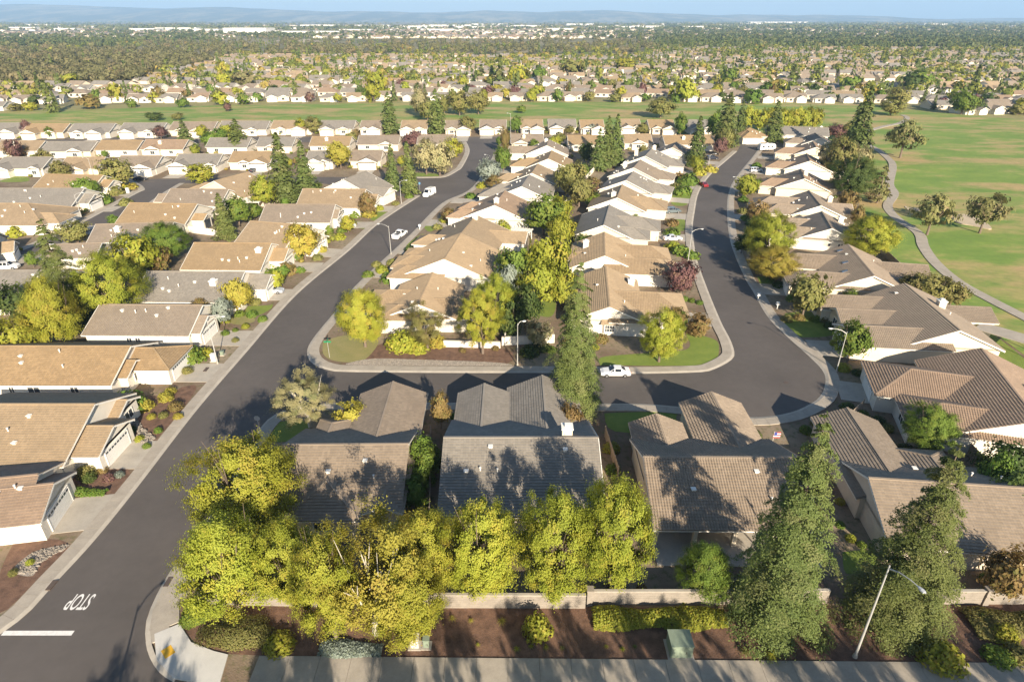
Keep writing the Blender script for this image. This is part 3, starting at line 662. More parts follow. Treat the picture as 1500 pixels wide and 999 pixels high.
# --- right row along the loop street, backs to the golf course
h('brown barrel-tiled house with a wide drive at the bend and dappled white wall', 'the brown house at the bend', apex=(1522,618), w=16, D=20, ang=16.6, roof='brown', wall='white', tile=.075, wings=[('L',.62,10.5,8.0,'h',1,10),('L',.2,9.0,5.5,'h',2)], chim=[(.75,.50,1.0)], win=[('N',.25,1.6,1.2)], vents=2)
h('taupe ribbed house with cream gable and a tall white golf-side chimney', 'the cream gable golf house', apex=(1407,484.5), w=15.5, D=20, ang=6.4, roof='taupe', wall='cream', tile=.065, wings=[('L',.17,8.5,8.5,'g',1,7),('L',.56,6.5,7.0,'g',2),('L',.86,7,8.5,'g',2),('R',.72,7,5,'g')], chim=[(.70,.62,1.2)], win=[('N',.42,1.3,1.6)], vents=2)
h('taupe ribbed house with roof skylights and a sunken entry court', 'the skylight house', apex=(1281,404.5), w=14.5, D=19.5, ang=11.7, roof='taupe', wall='cream', tile=.065, wings=[('L',.2,8.5,8,'h',1,6),('L',.76,8.5,8,'h',2),('R',.66,8,7,'g')], sky=[(.25,.28),(.32,.5),(.36,.86)], win=[], vents=2)
h('taupe house with an open white gable just past the skylight house', 'the open white gable house', apex=(1219,335), w=14, D=15.5, ang=15.5, roof='taupe', wall='white', wings=[('L',.25,8,7,'h',1,6),('L',.75,8,8,'h',2),('R',.5,7,4,'g')], chim=[(.8,.8,1.2)], win=[('N',.5,1.2,.8),('N',.7,1.2,.8)])
h('taupe house with a slender white chimney above the twin street trees', 'the slender chimney house', apex=(1203,301.5), w=14, D=17, ang=12.5, roof='taupe', wall='cream', wings=[('L',.27,8,7,'h',1,6),('L',.75,8,8,'h',2),('R',.5,8,3,'g')], chim=[(.85,.7,1.6)], win=[])
h('tan-brown house with a cream gable near the round lime tree on the loop', 'the cream gable loop house', apex=(1179,262), w=16, D=15, ang=18, roof='pink', wall='cream', wings=[('L',.4,8,5,'h',1,6),('R',.5,7,3,'g')], chim=[(.55,.45,1.2)], win=[])
h('pink-tan house with a long shaded valley behind the parked white car', 'the shaded valley house', apex=(1187,236), w=16, D=14, ang=18, roof='pink', wall='white', wings=[('L',.4,8,6,'h',1,6),('R',.5,7,4,'g')], win=[])
h('brown-pink house beside the camper trailer', 'the camper trailer house', apex=(1196,216), w=15, D=14, ang=18, roof='pink', wall='cream', wings=[('L',.4,8,7,'h',1,6),('R',.4,6,3,'g')], win=[])
h('taupe house with a low hip at the top of the loop street', 'the low hip house', apex=(1202,202.5), w=14, D=14, ang=15, roof='taupe', wall='white', wings=[('L',.5,8,6,'h')], win=[])
h('grey-blue roofed house with a chimney by the golf hedge', 'the golf hedge house', A=(1122,196), B=(1215,200), D=13, roof='grey', wall='white', wings=[('N',.15,6,3,'g')], chim=[(.9,.7,1.0)], win=[])
h('orange hipped house with a dark car in its drive at the street end', 'the orange hipped street-end house', A=(1083,200), B=(1126,200), D=13, roof='orange', wall='cream', ends='hh', wings=[('N',.35,9,4,'h',1,5)], win=[])
# --- left island between the left street and the main street
h('orange-tan house on the near bank of the left street', 'the left street orange house', A=(168,327), B=(271,329), ridge=298, roof='orange', wall='white', wings=[('R',.4,5,3,'g',3)], win=[])
h('taupe house with white gable wedge on the left street', 'the white wedge house', A=(234,301), B=(322,302), ridge=277, roof='taupe', wall='white', wings=[('L',.5,7,4,'g')], win=[])
h('tan house with a broad cream gable at the left street bend', 'the cream gable bend house', apex=(313,265.5), w=20, D=14, ang=24, roof='tan', wall='cream', wings=[('L',.4,8,4,'h'),('R',.5,8,5,'g')], win=[])
h('long low grey-tan roof with a white chimney behind the bright green tree', 'the long low roof house', A=(126,356), B=(245,352), ridge=327, roof='taupe', wall='white', chim=[(.33,.3,.8)], win=[])
h('grey-tan roof half hidden behind the tall left conifer', 'the half hidden grey-tan house', A=(62,380), B=(140,377), ridge=357, roof='taupe', wall='white', chim=[(.05,.35,.8)], win=[])
h('grey roof behind the left lime tree and conifer', 'the grey house under the left trees', A=(-60,443), B=(52,443), ridge=396, roof='grey', wall='white', win=[])
h('tan hipped house with a white car in its drive on the left street', 'the left hipped house', A=(-40,330), B=(62,330), ridge=298, roof='tan', wall='white', ends='gh', wings=[('R',.35,7.5,3.0,'h',1,6)], win=[])
h('grey house with long white wall above the white car on the left street', 'the long white wall house', A=(-30,303), B=(104,303), ridge=276, roof='grey', wall='white', wings=[('R',.5,7.5,2.5,'g',1,6)], chim=[(.9,.7,.5)], win=[])
h('orange-brown house with hipped end behind the round green tree', 'the orange hipped end house', A=(46,276), B=(134,278), ridge=256, roof='orange', wall='white', wings=[('R',.5,7,3,'g',1,6)], win=[])
h('tan cabin-like low house at the far left edge of the left street', 'the far-left low house', A=(-90,395), B=(-12,385), ridge=340, roof='tan', wall='white', wings=[('R',.5,7,3,'g',1,6)], win=[])
# --- the row that faces the side street
ROWF = [(-10,62,247,'grey','white',.2),(84,143,247,'tan','cream',.5),(165,228,245,'taupe','white',.75),(252,318,242,'grey','white',.18),(333,396,238,'orange','white',.75),(446,488,237,'grey','white',.4),(511,558,236,'taupe','cream',.6)]
for i, (x0, x1, y, rf, wl, gp) in enumerate(ROWF):
    nm = ['first','second','third','fourth','fifth','sixth','seventh'][i]
    h('%s-roofed house facing the side street, %s counted towards the loop street' % (rf, nm), 'the %s house facing the side street' % nm, A=(x0,y), B=(x1,y), D=13, roof=rf, wall=wl, detail=1, wings=[('N',gp,7.5,3.0,'g',1,6),('N',1-gp*.8,4.5,1.2,'g',2)], win=[])
# --- the row of backs behind them
ROWB = [(-12,54,221,'tan'),(57,132,222,'grey'),(137,200,220,'orange'),(204,268,219,'pink'),(300,362,216,'grey'),(374,428,215,'grey'),(452,512,214,'orange'),(522,584,212,'taupe'),(610,664,211,'taupe'),(748,797,210,'taupe'),(832,880,212,'orange'),(914,957,210,'tan'),(974,1048,212,'orange')]
ORD = ['first','second','third','fourth','fifth','sixth','seventh','eighth','ninth','tenth','eleventh','twelfth','thirteenth','fourteenth','fifteenth','sixteenth','seventeenth']
for i, (x0, x1, y, rf) in enumerate(ROWB):
    h('%s roof backing the cross street, %s counted towards the loop street' % (rf, ORD[i]), 'the %s house below the cross street' % ORD[i], A=(x0,y), B=(x1,y), D=13, roof=rf, wall=['white','cream'][i%2], detail=1, wings=[('N',[.3,.7,.5][i%3],6.5,1.0,'g',2)] if i%2 else [('F',.5,7,3,'g')], chim=[(.4,.3,.8)] if i%3 == 0 else [])
ROWT = [(-22,32,196,'grey'),(30,92,197,'orange'),(98,160,197,'grey'),(172,236,196,'grey'),(246,312,194,'taupe'),(318,390,193,'grey'),(395,456,192,'tan'),(466,518,192,'grey'),(526,557,192,'taupe'),(586,626,192,'tan'),(651,690,192,'taupe'),(702,742,191,'taupe'),(762,796,191,'tan'),(803,845,190,'grey'),(850,886,191,'orange'),(910,940,190,'tan'),(951,990,191,'orange'),(1008,1048,191,'grey')]
ORD.append('eighteenth')
for i, (x0, x1, y, rf) in enumerate(ROWT):
    gp = .28 if i%2 else .72
    h('%s-roofed golf-side house facing the cross street, %s counted towards the loop street' % (rf, ORD[i]), 'the %s house on the golf side' % ORD[i], A=(x0,y-3), B=(x1,y-3), D=14, roof=rf, wall=['white','cream','white'][i%3], detail=1, wings=[('N',gp,min(7.5, 7.5),4.0,'g',1,5),('N',1-gp,5,1.5,'g',2)], win=[])
for s_ in SP: house(s_)
# ---------------- foliage ----------------
def quad_mesh(name, V, lc):
    """V: (n,4,3) leaf quads, lc: (n,2) random colour values per leaf"""
    n = len(V); me = bpy.data.meshes.new(name)
    me.vertices.add(4*n); me.vertices.foreach_set('co', V.astype(np.float32).ravel())
    me.loops.add(4*n); me.loops.foreach_set('vertex_index', np.arange(4*n, dtype=np.int32))
    me.polygons.add(n); me.polygons.foreach_set('loop_start', np.arange(0, 4*n, 4, dtype=np.int32)); me.polygons.foreach_set('loop_total', np.full(n, 4, dtype=np.int32))
    a = me.attributes.new('lc', 'FLOAT_VECTOR', 'FACE'); a.data.foreach_set('vector', np.concatenate([lc, np.zeros((n,1))], 1).astype(np.float32).ravel())
    me.update(calc_edges=True); me.validate(); return me
def unitv(n):
    v = RNG.normal(size=(n,3)); return v/np.linalg.norm(v, axis=1, keepdims=True)
def leaves(cen, size, out=None, bend=.25, flat=0.0, length=1.35):
    """one bent rhombus for each centre; out = preferred facing direction"""
    n = len(cen); nr = unitv(n)
    if out is not None: nr = nr*(1-flat)+out*(.9+flat); nr /= np.linalg.norm(nr, axis=1, keepdims=True)+1e-9
    t = np.cross(nr, unitv(n)); t /= np.linalg.norm(t, axis=1, keepdims=True)+1e-9; b = np.cross(nr, t)
    s = (size*(RNG.uniform(.65,1.35,n)))[:,None]
    return np.stack([cen-t*s*length, cen-b*s*.8+nr*s*bend, cen+t*s*length, cen+b*s*.8+nr*s*bend], 1)
def crown_points(nclump, per, shape, clump, rmin=.45, seed_bumps=9):
    """leaf centres gathered into clumps spread through an uneven crown of unit radius, base at z=0, top at z=1 (scaled later)"""
    d = unitv(nclump); bd = unitv(seed_bumps); amp = RNG.uniform(-.22,.26,seed_bumps)
    k = 1+((np.clip(d@bd.T,0,1)**4)*amp).sum(1)
    r = (RNG.uniform(rmin**3,1,nclump)**(1/3))*k
    c = d*r[:,None]
    z = c[:,2]*.5+.5
    prof = np.array([shape(v) for v in z]); c = np.stack([c[:,0]*prof, c[:,1]*prof, z], 1)
    cl = np.repeat(np.arange(nclump), per); cs = RNG.uniform(.6,1.35,nclump)
    dr = c-np.array([0,0,.30]); dr[:,:2] *= .8; dr /= np.linalg.norm(dr, axis=1, keepdims=True)+1e-9
    p = c[cl]+RNG.normal(size=(nclump*per,3))*np.array([clump,clump,clump*.42])*cs[cl][:,None]*.72+dr[cl]*(RNG.normal(size=nclump*per)*clump*.6*cs[cl])[:,None]*np.array([1,1,.5])
    o = p-np.array([0,0,.35]); o /= np.linalg.norm(o, axis=1, keepdims=True)+1e-9
    tone = RNG.uniform(0,1,nclump)[cl]
    lc = np.stack([np.clip(tone*.6+RNG.uniform(0,.5,len(p)),0,1), np.clip(RNG.uniform(0,1,nclump)[cl]*.75+RNG.uniform(0,.35,len(p)),0,1)], 1)
    return p, o, lc, c
SH = dict(round=lambda z: 1.0, oval=lambda z: .78+.3*(1-abs(z-.42)*1.4), vase=lambda z: .65+.55*z, cone=lambda z: 1.25-.75*z, spread=lambda z: 1.1-.25*z)
def trunk_mesh(limbs, hgt, rad, th=.30, spread=.55):
    m = MB(); top = th*hgt; m.tube([(0,0,-.1),(0,0,top*.5),(.03*hgt*random.uniform(-1,1),.03*hgt*random.uniform(-1,1),top)], [rad*1.25,rad,rad*.85], 8)
    for i in range(limbs):
        a = i*2.399+random.uniform(-.3,.3); e = random.uniform(.45,1.0); r = spread*random.uniform(.45,.85); zt = random.uniform(.55,.92)
        p0 = Vector((0,0,top*random.uniform(.75,1))); p2 = Vector((math.cos(a)*r, math.sin(a)*r, zt*hgt)); p1 = p0*.5+p2*.5+Vector((math.cos(a)*r*.12, math.sin(a)*r*.12, -.03*hgt))
        m.tube([p0,p1,p2], [rad*.55,rad*.32,rad*.08], 5)
        for j in range(2):
            q = p1.lerp(p2, random.uniform(.1,.6)); dd = Vector((math.cos(a+random.uniform(-1,1)), math.sin(a+random.uniform(-1,1)), random.uniform(.2,1)))*.25*spread
            m.tube([q,q+Vector((dd.x,dd.y,abs(dd.z)*hgt*.5))], [rad*.22,rad*.05], 4)
    return m.mesh('trunk')
# prototypes: unit radius 1 (x,y) and height 1 before scaling, stored as crown mesh + trunk mesh
PROTO = {}
def proto_broad(key, shape, nclump, per, leaf, clump, th=.30, R0=4.0, H0=8.0, rmin=.45, limbs=7):
    p, o, lc, c = crown_points(nclump, per, SH[shape], clump, rmin)
    p[:,2] = th*.72+p[:,2]*(1-th*.72)
    P3 = p*np.array([R0,R0,H0]); P3[:,2] = np.maximum(P3[:,2], .25)
    me = quad_mesh('crown', leaves(P3, leaf, o, flat=.5), lc); me.materials.append(MATS['leaf_lime'])
    tm = trunk_mesh(limbs, H0, .055*R0, th, R0*.75); tm.materials.append(MATS['bark'])
    PROTO.setdefault(key, []).append((me, tm, R0, H0))
for sh_ in ('round','oval','cone'): proto_broad('near', sh_, 240, 215, .061, .088, .20, 4.2, 8.5, .6)
proto_broad('near', 'oval', 220, 240, .061, .095, .18, 4.2, 8.5, .62)
proto_broad('sparse', 'vase', 120, 220, .062, .085, .30, 4.2, 8.5, .4)
proto_broad('sparse', 'round', 130, 220, .062, .085, .30, 4.2, 8.5, .45)
for sh_ in ('round','oval','round','vase'): proto_broad('mid', sh_, 130, 26, .24, .15, .27, 4.0, 7.5)
proto_broad('midsparse', 'spread', 70, 24, .26, .13, .40, 4.5, 7.5)
proto_broad('midsparse', 'vase', 70, 26, .26, .13, .40, 4.5, 7.5)
for sh_ in ('round','oval','spread'): proto_broad('far', sh_, 44, 12, .55, .19, .18, 4.0, 7.5, .4, 4)
def proto_conifer(key, tiers, per_tier, npb, leaf, R0=4.0, H0=22.0, droop=.25, gap=0.0):
    cen = []; lc = []; outd = []; m = MB()
    m.tube([(0,0,-.2),(0,0,H0*.5),(0,0,H0*.97)], [R0*.085,R0*.055,.02], 8)
    for t in range(tiers):
        f = (t+.5)/tiers; z = H0*(.03+.95*f)
        rr = R0*(1-f)**.66*(1.0+.12*math.sin(t*1.7)+.04*math.sin(t*.63+1))+.15
        if f < .10: rr *= .82+1.8*f
        nb = max(4, int(per_tier*(1-f*.65)))
        for b in range(nb):
            if RNG.uniform() < gap: continue
            a = b/nb*2*math.pi+t*1.13+RNG.uniform(-.25,.25); L = rr*RNG.uniform(.68,1.2); zz_ = z+RNG.uniform(-.42,.42)*H0/tiers
            nn = max(6, int(npb*(L/R0+.25))); s = RNG.uniform(.18,1,nn)**.75
            if key == 'redwood': s = np.where(RNG.uniform(0,1,nn) < .72, np.clip(RNG.choice([.40,.66,.93], nn)+RNG.normal(size=nn)*.06, .15, 1.1), s)
            wid = L*(.20 if key != 'redwood' else .16)*(1.15-s*.55)+.06
            x = s*L; y = RNG.normal(size=nn)*wid; dz = -droop*L*s*s+.14*L*np.sin(s*2.6)+RNG.normal(size=nn)*wid*.34
            ca, sa = math.cos(a), math.sin(a)
            cen.append(np.stack([x*ca-y*sa, x*sa+y*ca, zz_+dz], 1)); outd.append(np.tile(np.array([[ca*.55,sa*.55,.6]]), (nn,1)))
            tone = RNG.uniform(0,.6); lc.append(np.stack([np.clip(tone+RNG.uniform(0,.4,nn)+.15*s,0,1), np.full(nn, RNG.uniform(0,.9))+RNG.uniform(0,.15,nn)], 1))
            if key == 'redwood' and b % 2 == 0: m.tube([(0,0,zz_),(ca*L*.6,sa*L*.6,zz_+.08*L)], [.05,.012], 3, False)
    tip = np.stack([RNG.normal(size=26)*.12, RNG.normal(size=26)*.12, H0*RNG.uniform(.94,1.0,26)], 1); cen.append(tip); outd.append(np.tile(np.array([[0,0,1.]]),(26,1))); lc.append(np.full((26,2),.6))
    cen = np.concatenate(cen); cen[:,2] = np.maximum(cen[:,2], .2)
    me = quad_mesh('crown', leaves(cen, leaf, np.concatenate(outd), flat=.45, length=1.6), np.concatenate(lc)); me.materials.append(MATS['leaf_conifer'])
    tm = m.mesh('trunk'); tm.materials.append(MATS['bark']); PROTO.setdefault(key, []).append((me, tm, R0, H0))
for i in range(2): proto_conifer('redwood', 24, 13, 480, .062, 4.3, 24.0, .34, .06)
for i in range(3): proto_conifer('conifer', 22, 11, 22, .27, 3.6, 17.0)
for i in range(2): proto_conifer('farconifer', 10, 7, 7, .6, 3.2, 13.0)
for i in range(2): proto_conifer('golfpine', 9, 8, 34, .26, 4.0, 10.0, -.1, .35)
def proto_shrub(key, n, leaf, R0=1.0, H0=1.2):
    d = unitv(n); d[:,2] = np.abs(d[:,2]); bd = unitv(7); k = 1+((np.clip(d@bd.T,0,1)**3)*RNG.uniform(-.2,.25,7)).sum(1)
    p = d*(RNG.uniform(.55,1.0,n)*k)[:,None]*np.array([R0,R0,H0]); p[:,2] = np.maximum(p[:,2], .05)
    tone = np.clip(.5+.5*np.sin(d[:,0]*5+d[:,1]*7+d[:,2]*6),0,1)
    lc = np.stack([np.clip(tone*.5+RNG.uniform(0,.5,n),0,1), RNG.uniform(0,1,n)], 1)
    me = quad_mesh('shrub', leaves(p, leaf, d, flat=.3), lc); me.materials.append(MATS['leaf_green']); PROTO.setdefault(key, []).append((me, None, R0, H0))
for i in range(3): proto_shrub('shrub', 700, .085)
for i in range(2): proto_shrub('midshrub', 220, .17)
def proto_spiky(key, n):                              # strap-leaved clump
    a = RNG.uniform(0,2*math.pi,n); t = RNG.uniform(.15,1,n); V = []
    for i in range(n):
        dr = np.array([math.cos(a[i]),math.sin(a[i]),0]); pr = np.array([-dr[1],dr[0],0])*.035; m1 = dr*.35*t[i]+np.array([0,0,.75-.3*t[i]]); e = dr*(.5+.55*t[i])+np.array([0,0,.85-.7*t[i]])
        V.append([-pr, pr, m1+pr*.8, m1-pr*.8]); V.append([m1-pr*.8, m1+pr*.8, e+pr*.1, e-pr*.1])
    me = quad_mesh('shrub', np.array(V), RNG.uniform(0,1,(2*n,2))); me.materials.append(MATS['leaf_green']); PROTO.setdefault(key, []).append((me, None, 1.0, 1.0))
proto_spiky('spiky', 60)
def plant(key, base, rad, hgt, leaf, name, label, cat, group=None, bark='bark', var=None, rz=None, rad2=None):
    i = random.randrange(len(PROTO[key])) if var is None else var % len(PROTO[key])
    cm, tm, R0, H0 = PROTO[key][i]; sc = (rad/R0, (rad2 or rad)/R0, hgt/H0); rz = random.uniform(0, 6.28) if rz is None else rz
    if tm is None:
        o = link(name, cm, None, MATS['leaf_'+leaf]); o.location = base; o.rotation_euler = (0,0,rz); o.scale = sc
    else:
        o = empty(name, base, rz); o.scale = sc
        link('trunk', tm, o, MATS[bark]); link('crown', cm, o, MATS['leaf_'+leaf])
    return tag(o, label, cat, group)
COLW = dict(lime='lime-green', yellow='yellow', green='green', dark='dark green', olive='olive', purple='purple-leaved', rust='rust-orange', tan='tan feathery', blue='blue-grey', conifer='dark green', oak='grey-green', pine='olive')
def nearest(p):
    return min(HOUSES, key=lambda hh: (hh[0].xy-Vector((p[0],p[1]))).length-hh[2]*.6)[1]
LABELS = {}
TREES = []                                            # (base, radius) for keeping shrubs clear
def by_px(tx, ty, by):                                # base on the ground, below the top along the vertical
    bx = 750+(tx-750)*(2271-by)/(2271-ty); b = P(bx, by); return b, max(.6, height_at(b, ty))
def tree(key, leaf, tx, ty, by, hw, kindw=None, bark='bark', label=None, var=None):
    b, hgt = by_px(tx, ty, by); mid = Vector((b.x, b.y, hgt*.5)); rad = hw/px_per_m(mid)
    con = key in ('redwood','conifer','farconifer'); hgt -= 0 if con else (math.hypot(1, (CAM_H-hgt)/b.y)-1)*min(rad, hgt*.45); kw = kindw or ('conifer' if con else 'tree')
    size = 'tall' if hgt > 12 else ('small' if hgt < 4.5 else 'medium-sized')
    if not label:
        label = '%s %s %s beside %s' % (size, COLW[leaf], kw, nearest(b))
    name = 'conifer_tree' if con else 'broadleaf_tree'
    if key == 'golfpine': name = 'pine_tree'
    b = Vector((b.x, b.y, gz(b.x,b.y)-.05 if inside(gpoly, b.x, b.y) else 0))
    TREES.append((b, rad)); LABELS.setdefault(label, []).append(plant(key, b, rad, hgt, leaf, name, label, 'tree', None, bark, var))
T = tree
T('redwood','conifer',1212,604,915,76,label='tall dense redwood before the barrel-tiled patio house',var=0)
T('redwood','conifer',1409,648,912,74,label='tall dense redwood behind the near street lamp',var=1)
T('near','lime',462,775,935,50,label='lime maple between the wide corner maple and the open yellow one',var=0)
T('redwood','conifer',56,318,470,40,label='bulky dark conifer rising behind the left lime trees',var=1)
T('redwood','conifer',851,380,598,46,label='tall narrow conifer on the kerb beside the parked white sedan',var=0)
T('near','lime',335,630,775,78,label='spreading yellow-green maple overhanging the main street',var=0)
T('near','lime',305,740,892,76,label='wide lime maple above the corner hedge',var=2)
T('near','lime',408,758,884,52,label='lime maple filling the gap behind the wide corner maple',var=1)
T('sparse','yellow',525,750,928,88,label='open yellow maple with a pale forked trunk showing',bark='bark_pale',var=0)
T('near','lime',612,740,872,54,label='olive-yellow maple in front of the taupe corner house side yard',var=3)
T('near','lime',590,812,935,56,label='low yellow-green maple leaning over the utility cabinets',var=1)
T('near','lime',700,722,868,60,label='rounded lime maple behind the block wall, under the grey roof',var=0)
T('near','lime',817,720,868,57,label='upright lime maple between two others behind the block wall',var=1)
T('near','lime',908,694,862,57,label='lime maple with a dark shaded side at the patio edge',var=3)
T('near','green',1042,786,868,44,label='fresh green tree beside the covered back patio',var=2)
T('sparse','tan',440,546,625,42,label='pale-trunked birch with thin tan foliage on the corner',bark='bark_pale',var=1)
T('mid','yellow',512,590,632,22); T('mid','rust',643,577,628,14); T('mid','rust',838,592,640,15)
for x, y, b_ in ((614,640,688),(616,672,712),(606,700,745),(624,655,700)): T('mid','green',x,y,b_,20,'side-yard bush tree')
T('near','lime',525,422,508,36,label='dense lime tree on the dry corner lawn',var=3)
T('sparse','olive',622,447,514,32); T('sparse','lime',705,425,518,34); T('near','lime',724,405,490,32,label='upright lime tree at the white corner house garden wall',var=1)
T('near','lime',975,448,530,32,label='round-headed lime tree on the bay-window house lawn',var=0)
T('mid','purple',1003,385,432,24); T('mid','rust',1027,461,490,17,'shrubby tree'); T('mid','purple',862,263,288,14)
T('near','lime',1138,308,388,36,label='large light green street tree beside the loop street',var=0)
T('near','yellow',1138,360,412,34,label='golden-yellow street tree beside the loop street',var=3)
T('mid','olive',1189,404,464,28,'white-flowering tree'); T('mid','green',1257,474,530,23); T('near','green',1377,588,660,36,label='round pale-green tree against the brown house at the bend',var=0)
T('near','lime',1286,316,378,34); T('mid','lime',1098,259,290,16)
for x, y, b_, w_ in ((1345,402,440,22),(1372,404,446,24),(1402,415,448,22)): T('mid','olive',x,y,b_,w_,'hedge tree')
T('mid','rust',1492,804,875,30); T('mid','dark',1488,650,715,34); T('mid','dark',1500,690,760,36); T('mid','green',1470,668,735,22)
T('mid','dark',1115,318,345,14); T('mid','dark',1090,345,372,12); T('mid','rust',1113,296,330,15)
for a in (('mid','green',757,364,425,28),('mid','lime',803,345,430,30),('mid','lime',793,385,445,34),('mid','lime',826,400,450,22),('mid','green',797,289,345,28),('mid','lime',822,317,360,20),('mid','olive',850,262,303,22),('mid','olive',836,238,290,22),('mid','lime',822,290,330,16),('mid','blue',745,392,440,16),('mid','dark',770,420,480,22),('mid','tan',790,470,510,18),('mid','dark',745,440,500,20),('mid','rust',866,262,286,14),('mid','green',872,285,305,14),
          ('near','lime',143,372,470,44),('near','lime',52,402,512,42),('mid','lime',190,348,410,32),('mid','rust',222,362,402,20),('mid','blue',181,343,378,18),('near','green',233,326,382,33),('mid','green',343,291,332,20),('mid','yellow',440,331,380,24),('mid','yellow',345,411,455,20),('mid','blue',320,439,476,15),('mid','rust',290,438,464,14),('mid','rust',537,284,318,12),
          ('mid','olive',165,234,276,23),('mid','green',122,262,292,18),('mid','olive',85,237,264,14),('mid','lime',290,242,270,20),('mid','yellow',495,209,247,17),('mid','olive',105,327,356,22),('mid','olive',62,221,248,12),('mid','lime',380,260,305,18),('mid','purple',605,194,216,15),('mid','lime',663,204,233,15),('mid','rust',740,188,226,7),('mid','green',737,216,252,11),('mid','blue',716,236,272,16),('mid','rust',724,258,277,11),('mid','tan',622,208,256,20),('mid','tan',642,210,258,20),
          ('mid','dark',15,420,470,26),('mid','lime',8,470,530,28),('mid','olive',30,455,515,22),('mid','purple',35,178,200,7),('mid','green',70,187,203,6),('mid','purple',232,186,204,9),('mid','lime',293,185,204,9),('mid','green',318,190,215,14),('mid','lime',330,184,210,12),('mid','green',305,195,218,12),('mid','lime',440,175,197,9),('mid','olive',458,173,197,12),('mid','rust',520,190,203,6),('mid','olive',515,195,210,7),('mid','purple',15,205,235,10),('mid','rust',20,214,232,14),
          ('mid','olive',685,172,196,13),('mid','green',755,172,195,9),('mid','blue',866,183,196,7),('mid','olive',835,185,197,8),('mid','olive',942,182,197,9),('mid','green',1000,168,200,9),('mid','green',1050,165,205,12),('mid','lime',1023,229,256,9),('mid','purple',1057,204,228,11),('mid','olive',1068,190,222,12),('mid','lime',812,200,222,9),('mid','dark',860,210,240,12),('mid','olive',820,195,212,9),('mid','green',783,205,222,7),
          ('mid','olive',1240,205,262,22),('mid','tan',1222,208,258,18),('mid','tan',1265,215,262,15),('near','dark',1257,226,292,32),('mid','rust',1246,281,316,13),('mid','rust',1260,304,332,9),('mid','purple',1228,183,205,13),('mid','olive',1245,180,205,9)): T(*a)
for i, x in enumerate((1098,1114,1130,1150,1166,1182,1196)): T('mid','lime',x,159+(i%2)*3,192,12,'hedge tree')
# conifers
for a in ((318,283,350,17),(403,194,296,23),(438,206,296,19),(265,176,222,15),(342,174,222,19),(571,211,279,12),(595,207,283,14),(567,135,196,15),(637,130,196,16),(893,170,246,15),(906,167,240,14),(880,188,250,14),(1027,170,243,16),(1072,135,215,20),(1090,148,205,11),(1142,148,208,16),(1278,126,235,21),(1100,190,205,9),(1262,150,225,14)):
    T('conifer','conifer',*a)
# golf course trees
for a in (('midsparse','pine',1333,178,232,24),('midsparse','pine',1376,286,345,27),('midsparse','pine',1454,287,342,29),('golfpine','pine',1299,243,298,18),('mid','olive',970,146,174,20),('mid','olive',672,134,170,16),('mid','olive',700,136,168,15),('mid','olive',625,150,178,12),('mid','dark',225,166,178,11),('mid','olive',258,167,177,8),('mid','purple',332,152,164,5),('mid','green',764,156,167,7),('mid','olive',650,140,168,10),('mid','tan',613,130,172,12),('mid','olive',1320,130,160,17),('mid','green',1418,135,168,18),('mid','olive',1310,148,170,16)):
    T(*a)
for lab, obs in LABELS.items():
    if len(obs) > 1:
        for o in obs: o['group'] = lab

# street trees across the collector road (behind the camera's edge of view) that throw the shadows on the near pavement
for i, (x, y, r_, hg) in enumerate([(-26,8,3.2,12),(-22,11,2.6,11),(-14,13,2.4,11.5),(-9,9,2.8,13.5),(-3,12,2.4,12),(3,10,2.6,13.5),(9,13,2.4,12.5),(15,9,3.0,14),(20,12,2.6,13),(26,9,2.8,14),(32,12,2.6,13),(38,9.5,3.0,14),(44,12,2.8,13),(51,10,3.2,14),(58,12,3.0,13),(-52,12,3.0,11)]):
    plant('sparse' if i%2 else 'near', (x,y,0), r_, hg, 'green', 'broadleaf_tree', 'street tree across the collector road shading the near pavement', 'tree', 'street trees across the collector road')
# ---------------- walls, fences, lamps, signs, cabinets ----------------
def masonry(name, pts, label, hgt=1.75, bl=.9, cat='wall', mat='block_wall', pil=True):
    root = empty(name, pts[0]); tag(root, label, cat)
    o0 = Vector(pts[0])
    for a, b in zip(pts[:-1], pts[1:]):
        a = Vector(a); b = Vector(b); L = (b-a).length; d = (b-a)/L; n = Vector((-d.y, d.x, 0)); k = max(1, round(L/(bl*4))); seg = L/k; Z = Vector((0,0,1))
        for i in range(k):
            s_ = MB(); c = a-o0+d*(seg*(i+.5)); 
            rows = 6
            for r in range(rows): s_.obox(c+Z*(hgt*(r+.5)/rows)+n*random.uniform(-.006,.006), d*(seg/2-.008), n*.1, Z*(hgt/rows/2-.006))
            s_.obox(c+Z*(hgt/2), d*(seg/2), n*.085, Z*hgt/2)
            s_.build('panel', mat, root)
            s_ = MB(); s_.obox(c+Z*(hgt+.04), d*(seg/2-.004), n*.15, Z*.045); s_.build('cap_stone', 'concrete', root)
        if pil:
            s_ = MB(); s_.obox(a-o0+Z*(hgt/2+.1), d*.28, n*.28, Z*(hgt/2+.1)); s_.obox(a-o0+Z*(hgt+.26), d*.34, n*.34, Z*.06); s_.build('pillar', mat, root)
    return root
masonry('block_wall', [P(300,884), P(520,889), P(857,890)], 'long tan block wall behind the lime maples')
masonry('block_wall', [P(863,884), P(1075,884), P(1210,883)], 'tan block wall behind the long clipped hedge')
masonry('block_wall', [P(1330,884), P(1440,884), P(1570,884)], 'tan block wall beyond the second redwood')
masonry('garden_wall', [P(650,508), P(733,510)], 'low white garden wall at the white corner house', 1.2, .6, 'wall', 'stucco_white', False)
masonry('garden_wall', [P(735,506), P(812,502)], 'pale garden wall beside the pole with the short lamp', 1.6, .6, 'wall', 'fence_white', False)
